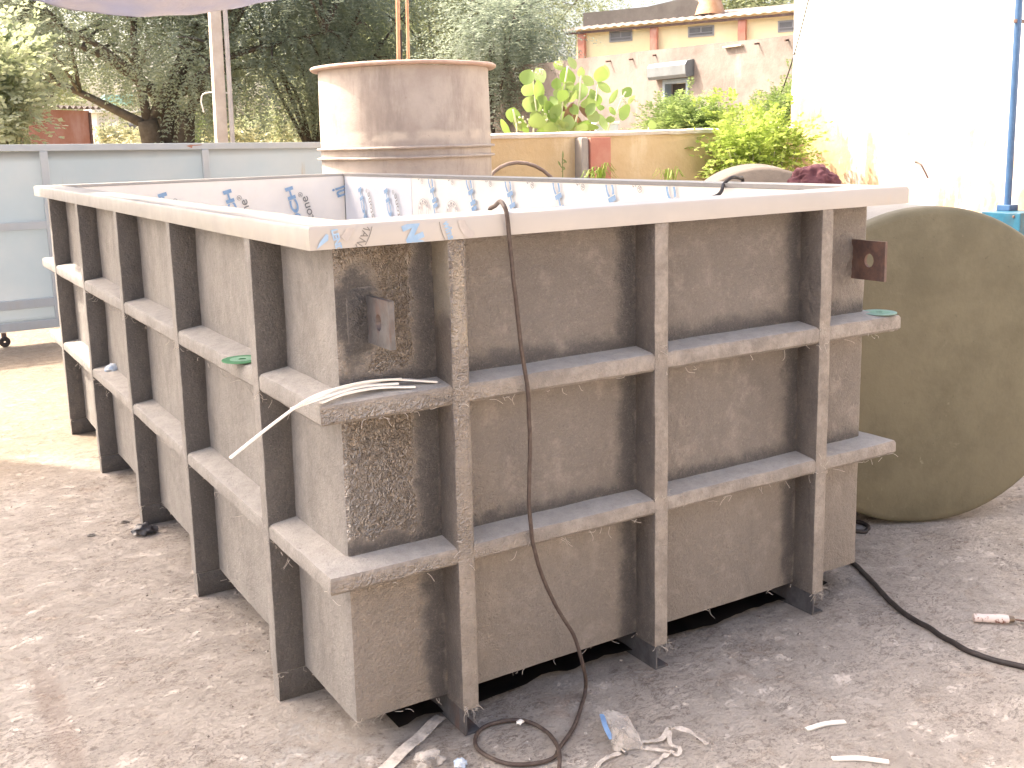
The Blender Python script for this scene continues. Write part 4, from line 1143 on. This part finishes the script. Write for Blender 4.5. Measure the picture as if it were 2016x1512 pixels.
# ------------------------------------------------------------------ vegetation
def leaflets(P, D, Nn, L, Wd):
    """diamond leaves: P base, D direction, Nn blade normal, arrays"""
    D = D/np.linalg.norm(D, axis=1, keepdims=True)
    Sd = np.cross(D, Nn); Sd /= (np.linalg.norm(Sd, axis=1, keepdims=True)+1e-9)
    L = np.asarray(L).reshape(-1, 1); Wd = np.asarray(Wd).reshape(-1, 1)
    return np.stack([P, P+D*L*.5+Sd*Wd*.5, P+D*L, P+D*L*.5-Sd*Wd*.5], 1)
def sprays(rs, C, sig, n, axis_fn, ln, nl, leafL, leafW, droop=.35):
    """n feathery sprays scattered round clump centres C"""
    idx = rs.randint(0, len(C), n)
    P = C[idx] + rs.randn(n, 3)*sig
    A = axis_fn(P, C[idx], rs); A /= np.linalg.norm(A, axis=1, keepdims=True)
    U = np.cross(A, np.array([0, 0, 1.])); U /= (np.linalg.norm(U, axis=1, keepdims=True)+1e-6)
    Nn = np.cross(U, A)
    out = []
    l = ln*(.6+.8*rs.rand(n))
    for k in range(nl):
        t = (k+.5)/nl
        base = P + A*(l*t)[:, None] - np.array([0, 0, 1.])*(droop*l*t*t)[:, None]
        for s in (-1, 1):
            d = A*.55 + U*s*1.0 - np.array([0, 0, .25]) + rs.randn(n, 3)*.18
            out.append(leaflets(base, d, Nn + rs.randn(n, 3)*.35, leafL*(.7+.6*rs.rand(n))*(1-.45*abs(t-.45)), leafW*(.7+.6*rs.rand(n))))
    return np.concatenate(out, 0)
def tree(name, label, base, crown_c, crown_r, nclump, nspray, leaf_mat, seed, trunk_r=.3, ln=.5, nl=6, leafL=.13, leafW=.045, sig=.38, group=None, fork=None, shell=.45, cat='tree', zmin=None, cull=None, trunk_h=None):
    rs = np.random.RandomState(seed); rd = random.Random(seed)
    base = Vector(base); cc = Vector(crown_c)
    o = empty(name, tuple(base)); tag(o, label, cat, group)
    C = []
    while len(C) < nclump:
        p = rs.randn(3); p /= np.linalg.norm(p); r = (shell+(1-shell)*rs.rand()) if rs.rand() < .75 else rs.rand()
        q = np.array(cc)+p*r*np.array(crown_r)*(1+.22*noise.noise(Vector(p)*2+Vector((seed, 0, 0))))
        if zmin is not None and q[2] < zmin(q): continue
        if cull is not None and not cull(q): continue
        C.append(q)
    C = np.array(C)
    ax = lambda P, Cc, rs: (P-np.array(cc))/np.array(crown_r)*.8 + (P-Cc)*.9 + rs.randn(len(P), 3)*.45 - np.array([0, 0, .25])
    q = sprays(rs, C, sig, nspray, ax, ln, nl, leafL, leafW)
    link('crown', cloud_mesh('crown', q, 4), leaf_mat, o)
    bm = B()
    th = trunk_h or (cc.z-base.z-crown_r[2])*.75
    th = max(th, .6)
    forks = fork or [Vector((0, 0, th))]
    for fk in forks:
        e = base+Vector(fk)
        tube(bm, spline([base+Vector((fk[0]*.25, fk[1]*.25, -.1)), base.lerp(e, .5)+Vector((rd.uniform(-.06, .06), rd.uniform(-.06, .06), 0)), e], 5), trunk_r, 10, rs=[trunk_r*(1.25-.45*i/10)/(len(forks)**.35) for i in range(11)])
    mains = []
    for i in range(10 if nclump > 30 else 5):
        fk = base+Vector(forks[i % len(forks)])
        tgt = Vector(C[rs.randint(len(C))])
        m1 = fk.lerp(tgt, .5)+Vector((rd.uniform(-.4, .4), rd.uniform(-.4, .4), rd.uniform(.1, .6)))*min(1, crown_r[2]*.25)
        P = spline([fk-Vector((0, 0, .1)), m1, tgt], 6)
        r0 = trunk_r*.28; tube(bm, P, r0, 7, rs=[r0*(1-.8*k/(len(P)-1)) for k in range(len(P))]); mains.append(P)
    for c_ in C:
        c_ = Vector(c_); best = min((p for P in mains for p in P[3:]), key=lambda p: (p-c_).length)
        if (best-c_).length > .15:
            mid = best.lerp(c_, .5)+Vector((0, 0, .12*min(1, crown_r[2]*.3)))
            r0 = trunk_r*.14; P = spline([best, mid, c_], 3); tube(bm, P, r0, 5, rs=[r0*(1-.75*k/(len(P)-1)) for k in range(len(P))])
    obj('trunk', bm, M_BARK, o, 180)
    return o
G_T = 'trees beyond the gate'
b1 = atd(330, 300, 21); b1.z = 0
def zmin1(q):   # drooping lower outline of the main tree
    d = ((q[0]-b1.x)**2+(q[1]-b1.y)**2)**.5
    return 2.45 - .06*d + .35*noise.noise(Vector((q[0]*.6, q[1]*.6, 5)))
tree('big_tree', 'large dark green feathery tree with thick forked trunk beyond the gate', b1, (b1.x+.5, b1.y+.4, 4.9), (4.6, 3.0, 3.3), 230, 10500, M_LEAF1, 11, .36, group=G_T,
     fork=[Vector((-.34, 0, 2.1)), Vector((.42, .1, 2.2)), Vector((.18, .5, 2.6))], zmin=zmin1, cull=lambda q: noise.noise(Vector((q[0]*.5+3, q[1]*.4, q[2]*.6))) > -.22, shell=.72, sig=.30, leafL=.085, leafW=.03, nl=8, trunk_h=2.2)
b2 = atd(620, 300, 23); b2.z = 0
tree('big_tree', 'dark feathery tree spreading just left of the tall drum', b2, (b2.x-.2, b2.y, 4.7), (2.9, 2.4, 3.0), 95, 5000, M_LEAF1, 23, .2, shell=.7, group=G_T, nl=8, leafL=.085, leafW=.03, zmin=lambda q: 2.45+.35*noise.noise(Vector((q[0], q[1], 2))), cull=lambda q: noise.noise(Vector((q[0]*.5+9, q[1]*.4, q[2]*.6))) > -.15)
b3 = atd(70, 300, 24); b3.z = 0
tree('light_tree', 'lighter yellowish green tree at the far left beyond the shed', b3, (b3.x, b3.y, 4.4), (3.4, 3.2, 2.9), 80, 4600, M_LEAF2, 31, .25, group=G_T, nl=7, leafL=.085, leafW=.034, zmin=lambda q: 2.75, cull=lambda q: noise.noise(Vector((q[0]*.55, q[1]*.5, q[2]*.6))) > -.12)
b4 = atd(900, 300, 27); b4.z = 0
tree('light_tree', 'olive green tree behind the drum reaching the yellow building', b4, (b4.x, b4.y, 5.0), (4.8, 2.6, 3.0), 150, 8500, M_LEAF2, 43, .25, group=G_T, zmin=lambda q: 2.2, sig=.36, leafL=.085, leafW=.032, nl=7)
b5 = atd(720, 300, 36); b5.z = 1.0
tree('light_tree', 'pale distant tree filling the gap behind the copper pipes', b5, (b5.x, b5.y, 5.2), (5.5, 4.5, 3.0), 50, 1800, M_LEAF2, 57, .3, group=G_T, leafL=.22, leafW=.08, ln=.8, sig=.6)
b6 = atd(1520, 300, 34); b6.z = 0
tree('light_tree', 'treetop showing above the yellow building roof', b6, (b6.x, b6.y, 5.3), (2.8, 2.6, 2.2), 40, 1500, M_LEAF2, 61, .25, group=G_T, leafL=.2, leafW=.07, ln=.7)
b7 = atd(1062, 300, 18.5); b7.z = 0
tree('light_tree', 'grey green branches overhanging the shaded end of the pink wall', b7-Vector((1.0, 0, 0)), (b7.x-.75, b7.y, 3.2), (1.0, 1.1, .85), 34, 2200, M_LEAF1, 67, .13, group=G_T, leafL=.07, leafW=.026, sig=.26, ln=.4)

def bush(name, label, c, r, n, mat, seed, leafL=.06, leafW=.03, ln=.18, sig=None, nclump=26, z0=0., group='shrubs', nl=4):
    rs = np.random.RandomState(seed); c = Vector(c)
    o = empty(name, (c.x, c.y, z0)); tag(o, label, 'shrub', group)
    C = []
    while len(C) < nclump:
        p = rs.randn(3); p /= np.linalg.norm(p); C.append(np.array(c)+p*(.35+.65*rs.rand())*np.array(r))
    C = np.array(C)
    ax = lambda P, Cc, rs: (P-np.array(c))/np.array(r)*.7+rs.randn(len(P), 3)*.5+np.array([0, 0, .35])
    q = sprays(rs, C, sig or min(r)*.25, n, ax, ln, nl, leafL, leafW, .3)
    link('foliage', cloud_mesh('foliage', q, 4), mat, o)
    bm = B(); b = Vector((c.x, c.y, z0))
    for cc_ in C:
        m = b.lerp(Vector(cc_), .5)+Vector((0, 0, .1)); tube(bm, spline([b+Vector((rs.uniform(-.08, .08), rs.uniform(-.08, .08), -.03)), m, Vector(cc_)], 4), .012, 5, rs=[.016*(1-.7*k/8) for k in range(9)])
    obj('stems', bm, M_STEM, o, 180)
    return o
c = aty(1490, 298, YW-.35); bush('lime_bush', 'bright lime green bush in front of the yellow wall beside the white wall', c, (.56, .26, .27), 900, M_LEAF3, 5, .055, .034, .16, .13, 60)
c = atd(1345, 256, 11.3); bush('fern_bush', 'feathery green bush under the shuttered window', c, (.36, .28, .12), 1300, M_LEAF4, 6, .05, .013, .16, .11, 36, nl=7)
c = atd(1560, 225, 12.0); bush('fern_bush', 'taller feathery bush against the edge of the white wall', c, (.34, .28, .24), 1400, M_LEAF4, 7, .05, .016, .16, .11, 40, nl=6)
c = atd(1430, 258, 11.2); bush('lime_bush', 'loose yellow green shoots between the two feathery bushes', c, (.30, .2, .25), 420, M_LEAF3, 8, .055, .03, .15, .1, 20)
c = atd(-12, 205, 9.6); bush('dusty_bush', 'dusty pale broad leaved bush at the left end of the gate', c, (.30, .3, .44), 850, M_LEAFP, 9, .065, .042, .2, .12, 40)
c = atd(5, 130, 10.4); bush('dusty_bush', 'fresh green upper shoots over the dusty bush at the left edge', c, (.32, .3, .26), 500, M_LEAF2, 19, .08, .05, .2, .12, 24)
for i, (u, v, dd, rx, rz, mt, lb) in enumerate(((222, 270, 40, .7, .36, M_DRY_HAZY, 'rounded yellow bush in the field left of the forked trunk'), (392, 262, 38, 1.0, .45, M_LEAF4, 'low green bush in the field right of the forked trunk'),
        (530, 252, 42, 1.5, .6, M_LEAF2, 'wide grey green bush in the field left of the tall drum'), (290, 272, 34, 1.2, .3, M_DRY_HAZY, 'low dry bush in the field beside the forked trunk'),
        (600, 268, 36, 1.6, .35, M_DRY_HAZY, 'low yellow bush in the field touching the drum outline'), (470, 268, 33, 1.2, .3, M_DRY_HAZY, 'low yellow bush in the field behind the concrete pole'))):
    c = atd(u, v, dd); bush('field_bush', lb, c, (rx, rx*.8, rz), 420, mt, 71+i, .13, .05, .2, rz*.3, 30, z0=.8, group='bushes in the field')

# broad-leaved plant behind the low wall: (u, v, width px, height px, tilt deg)
def leaf_disc(bm, c, w, h, tilt, yaw, pitch, seed):
    """rounded leaf with a raised midrib, w x h metres"""
    n = 16; M = Matrix.Translation(c) @ Matrix.Rotation(yaw, 4, 'Z') @ Matrix.Rotation(pitch, 4, 'X') @ Matrix.Rotation(R(tilt), 4, 'Y')
    cv = [bm.verts.new(M @ Vector((0, -.10*w*abs(0), h*(-.5+k/6)))) for k in range(7)]
    Lf, Rt = [], []
    for k in range(1, 6):
        t = k/6; wd = w*.5*math.sin(math.pi*min(1, t*1.02))**.62*(1.05-.15*t)
        Lf.append(bm.verts.new(M @ Vector((-wd, -.22*wd, h*(-.5+t))))); Rt.append(bm.verts.new(M @ Vector((wd, -.22*wd, h*(-.5+t)))))
    for S_ in (Lf, Rt):
        bm.faces.new((cv[0], cv[1], S_[0])); bm.faces.new((cv[5], cv[6], S_[4]))
        for k in range(4): bm.faces.new((cv[k+1], cv[k+2], S_[k+1], S_[k]))
PD = 10.6
mk = empty('milkweed_plant', tuple(atd(1090, 262, PD).xy)+(0,)); tag(mk, 'tall milkweed plant with large round green leaves behind the yellow wall', 'plant')
LV = [(1038, 152, 26, 27, -20), (1063, 148, 22, 30, 30), (1040, 176, 24, 26, -30), (1060, 178, 20, 36, 10), (1044, 205, 30, 28, -25), (1058, 238, 30, 28, 0), (1009, 226, 28, 25, -15), (995, 253, 38, 12, -60), (1028, 245, 14, 38, 35), (1018, 243, 12, 30, 20),
      (1118, 150, 28, 34, 10), (1126, 124, 14, 24, 25), (1100, 128, 18, 18, -50), (1107, 184, 30, 26, -10), (1144, 142, 13, 18, 0), (1142, 180, 28, 32, 10), (1158, 158, 18, 24, 50), (1182, 146, 26, 27, -8), (1192, 142, 14, 26, 10), (1189, 172, 14, 28, 55), (1168, 197, 30, 26, 5), (1091, 202, 24, 14, -60),
      (1118, 170, 22, 20, 40), (1096, 165, 18, 20, 0), (1234, 182, 20, 18, 50), (1228, 222, 32, 20, 55), (1208, 190, 10, 28, -30), (1202, 235, 15, 12, 0), (1188, 241, 32, 14, -60), (1205, 218, 18, 10, -45), (1242, 196, 18, 10, 55), (1182, 212, 14, 10, 0),
      (1068, 260, 26, 16, 0), (1075, 218, 20, 18, 40), (1090, 232, 24, 14, -30), (1163, 250, 26, 12, 0), (1275, 258, 16, 14, -40), (1284, 246, 14, 18, 20), (1130, 215, 16, 22, 40), (1070, 200, 12, 18, 30)]
bm = B(); rd = random.Random(4)
px = PD/F
LV += [(rd.gauss(1105, 48), rd.uniform(185, 258), rd.uniform(16, 27), rd.uniform(18, 28), rd.uniform(-60, 60)) for _ in range(26)]
for i, (u, v, w, h, t) in enumerate(LV):
    p = atd(u, v, PD+rd.uniform(-.12, .12)); leaf_disc(bm, p, w*px*1.22, h*px*1.2, -t, -YAW+rd.uniform(-.5, .5), rd.uniform(-.35, .5), i)
obj('leaves', bm, M_LEAFB, mk, 180)
bm = B()
for st in ([(1050, 275), (1058, 240), (1054, 200), (1050, 160), (1048, 138)], [(1098, 280), (1105, 230), (1110, 180), (1118, 130)], [(1018, 275), (1015, 240), (1010, 215)], [(1132, 280), (1138, 220), (1142, 175), (1144, 148)], [(1160, 280), (1170, 215), (1178, 165), (1182, 145)], [(1195, 280), (1210, 235), (1222, 200), (1232, 180)], [(1276, 280), (1280, 255)]):
    tube(bm, spline([Vector((atd(st[0][0], 280, PD).x, atd(st[0][0], 280, PD).y, 0))] + [atd(u, v, PD+.02) for u, v in st], 5), .009, 6)
for (u, v) in ((1028, 235), (1045, 242), (1075, 222), (1082, 232), (1100, 122), (1062, 140), (1226, 198)):
    for k in range(9):
        q = atd(u+rd.uniform(-7, 7), v+rd.uniform(-7, 7), PD-.05); bmesh.ops.create_icosphere(bm, subdivisions=1, radius=.011, matrix=Matrix.Translation(q))
obj('stems', bm, simple('pale milkweed stem', (.50, .52, .34), (.58, .60, .44), 20, .7), mk, 180)
rp = empty('red_leaf_plant', tuple(atd(1118, 262, PD+.1).xy)+(0,)); tag(rp, 'dark maroon leaved plant low among the milkweed stems', 'plant')
bm = B()
for i, (u, v, w, h, t) in enumerate(((1107, 226, 20, 42, 0), (1120, 222, 16, 44, -25), (1136, 242, 20, 40, 18), (1152, 222, 14, 38, 40), (1092, 252, 16, 26, 0), (1158, 258, 28, 14, 0), (1126, 256, 16, 24, 10), (1146, 255, 14, 22, -20), (1118, 250, 18, 30, 10))):
    p = atd(u, v, PD+.05+rd.uniform(-.05, .1)); leaf_disc(bm, p, w*px, h*px, -t, -YAW+rd.uniform(-.6, .6), rd.uniform(-.4, .2), i)
obj('leaves', bm, M_LEAFR, rp, 180)
bm = B()
for u in (1104, 1118, 1134):
    q = atd(u, 262, PD+.08); tube(bm, [Vector((q.x, q.y, 0)), q, atd(u+4, 232, PD+.08)], .008, 6)
obj('stems', bm, M_REDPAINT, rp, 60)
def tuft(u, v, y, label, seed, n=26, h=.25):
    rs = np.random.RandomState(seed); q = aty(u, v, y); bm = B()
    for i in range(n):
        a = rs.rand()*6.28; s = .04+.12*rs.rand(); t = q+Vector((math.cos(a)*s*1.4, math.sin(a)*s, -.03+.07*rs.rand()))
        b = Vector((q.x+rs.randn()*.03, q.y+rs.randn()*.03, 0))
        m = Vector((b.x*.6+t.x*.4, b.y*.6+t.y*.4, t.z*.97+.02)); ribbon(bm, spline([b, m, t], 4), .010, thick=.0015)
    tag(obj('grass_tuft', bm, M_LEAF3, None, 60), label, 'grass', 'grass tufts before the yellow wall')
tuft(1178, 346, YW-.6, 'tuft of yellow green grass blades below the red pilaster', 1)
tuft(1322, 350, YW-.6, 'tuft of yellow green grass blades between pilaster and lime bush', 2, 16)
bm = B(); b_ = aty(1105, 345, YW-.08)
for st in ([(1108, 345), (1107, 320), (1108, 300)], [(1106, 330), (1100, 322)], [(1107, 322), (1114, 318)], [(1106, 338), (1112, 330)]):
    tube(bm, [aty(u, v, YW-.08) for u, v in st], .004, 5)
tube(bm, [Vector((b_.x, b_.y, 0)), aty(1108, 345, YW-.08)], .005, 5)
for (u, v, w, h, t) in ((1108, 305, 4, 16, 0), (1101, 322, 4, 12, 30), (1112, 317, 4, 12, 50), (1110, 331, 4, 9, 40)):
    leaf_disc(bm, aty(u, v, YW-.085), w*.0048, h*.0048, -t, 0, 0, 1)
tag(obj('weed', bm, M_LEAF4, None, 60), 'thin weed with a few narrow leaves against the yellow wall', 'weed')

# ------------------------------------------------------------------ overhead covers
SUN = Vector((.20, -.22, -.36)).normalized()
# tarpaulin whose sagging far edge shows at the top left
bm = B(); nx, ny = 60, 50; rows = []
edge = [(-1.4, 2.72), (-.6, 2.56), (-.086, 2.467), (.081, 2.411), (.33, 2.361), (.69, 2.334), (1.042, 2.356), (1.312, 2.407), (1.593, 2.472), (2.0, 2.60), (2.6, 2.78)]
def ez(x):
    for (a, za), (b, zb_) in zip(edge, edge[1:]):
        if x <= b: return za + (zb_-za)*(x-a)/(b-a)
    return edge[-1][1]
for j in range(ny+1):
    k = j/ny; y = 4.72 + (1.55-4.72)*k; row = []
    zp = 2.36 + .6*(4.72-y); t = (zp-1.33)/.36; yr = y-.22*t      # the rim point shaded by this spot
    for i in range(nx+1):
        f1 = min(1, max(0, (yr-2.62)/.12)); f2 = min(1, max(0, (.12-yr)/.08))
        xl = (.03 - .30*f1 + .52*f2) - .2*t
        x = xl + (1.95 - .35*min(1, k*2) - xl)*i/nx
        z = ez(x)*(1-min(1, k*5)) + zp*min(1, k*5) + .012*noise.noise(Vector((x*5, y*3, 1)))
        row.append(bm.verts.new((x, y, z)))
    rows.append(row)
for j in range(ny):
    for i in range(nx): bm.faces.new((rows[j][i], rows[j][i+1], rows[j+1][i+1], rows[j+1][i]))
bmesh.ops.solidify(bm, geom=bm.faces[:], thickness=.0025)
tag(obj('tarpaulin', bm, M_TARP, None, 180), 'sagging bluish white tarpaulin stretched overhead at the upper left', 'tarpaulin')
# unseen roof sheet, its outline shaped to cast the shade on yard and tank
rf = empty('shade_roof', (-2, 0, 0)); tag(rf, 'unseen roof sheet with its outline cut to shade the yard and tank', 'roof')
bm = B()
def sheet(poly, z):
    n = len(poly)
    lo = [bm.verts.new((x, y, z)) for x, y in poly]; hi = [bm.verts.new((x, y, z+.03)) for x, y in poly]
    bm.faces.new(lo[::-1]); bm.faces.new(hi)
    for k in range(n): bm.faces.new((lo[k], lo[(k+1) % n], hi[(k+1) % n], hi[k]))
wav = [(-1.885+.03*noise.noise(Vector((y*1.3, 3, 0)))+.022*noise.noise(Vector((y*5, 1, 0))), y) for y in [1.95+.1*i for i in range(28)]]
sheet([(-4.0, 1.2), (-.2, 1.2), (-.2, 1.86), (-1.86, 1.89)] + wav + [(-2.0, 4.9), (-2.55, 5.6), (-3.02, 6.18), (-4.0, 7.4)], 4.6)
obj('shade_roof_sheet', bm, M_SHADE_ROOF, rf)
for (x, y) in ((-3.9, 1.3), (-3.9, 6.9)):
    bm = B(); box(bm, x-.05, x+.05, y-.05, y+.05, 0, 4.599, .004); obj('shade_roof_post', bm, M_DARKSTEEL, rf)

# unseen wall added behind the camera to bounce warm light onto the tank front
bw = empty('cream_bounce_wall', (1, -8.5, 0)); tag(bw, 'unseen long cream wall added behind the camera to warm the front of the tank', 'wall')
bm = B(); box(bm, -9, 12, -8.7, -8.5, -.05, 4.2, .01); obj('wall_face', bm, m_plaster('cream bounce wall', (.56, .51, .445), (.50, .455, .395), (.60, .55, .485), None, 1.0), bw)  # face of the added bounce wall
bm = B(); box(bm, -9.05, 12.05, -8.75, -8.45, 4.201, 4.28, .01); obj('bounce_wall_coping', bm, M_CAP, bw)
# ------------------------------------------------------------------ light, sky, camera
sl = bpy.data.lights.new('Sun', 'SUN'); sl.energy = 2.4; sl.angle = R(.8); sl.color = (1, .89, .74)
so = bpy.data.objects.new('Sun', sl); COL.objects.link(so); so.rotation_euler = SUN.to_track_quat('-Z', 'Y').to_euler()
w = bpy.data.worlds.new('World'); S.world = w; w.use_nodes = True
nt = w.node_tree; bg = nt.nodes['Background']
sky = nt.nodes.new('ShaderNodeTexSky'); sky.sky_type = 'NISHITA'; sky.sun_disc = False
sky.sun_elevation = math.asin(-SUN.z); sky.sun_rotation = math.atan2(-SUN.x, -SUN.y)
sky.dust_density = 7.0; sky.air_density = .8; sky.ozone_density = .6
tw = nt.nodes.new('ShaderNodeMix'); tw.data_type = 'RGBA'; tw.blend_type = 'MULTIPLY'; tw.inputs[0].default_value = 1
tw.inputs[7].default_value = (1, .945, .865, 1)      # warm tint multiplied over the sky colour as a white balance
nt.links.new(sky.outputs[0], tw.inputs[6]); nt.links.new(tw.outputs[2], bg.inputs[0]); bg.inputs[1].default_value = .15
cam = bpy.data.cameras.new('Camera'); co = bpy.data.objects.new('Camera', cam); COL.objects.link(co)
cam.sensor_width = 36; cam.lens = F*36/2016; cam.shift_x = (1008-CX)/2016; cam.shift_y = (CY-756)/2016
cam.clip_end = 2000; cam.clip_start = .05
co.matrix_world = Matrix(((RT.x, UP.x, -FW.x, CAM.x), (RT.y, UP.y, -FW.y, CAM.y), (RT.z, UP.z, -FW.z, CAM.z), (0, 0, 0, 1)))
S.camera = co
vs_ = S.view_settings; vs_.view_transform = 'Standard'; vs_.look = 'None'; vs_.exposure = 2.24; vs_.gamma = 1
S.cycles.max_bounces = 8; S.cycles.transparent_max_bounces = 8; S.cycles.caustics_reflective = False; S.cycles.caustics_refractive = False
S.cycles.use_denoising = True
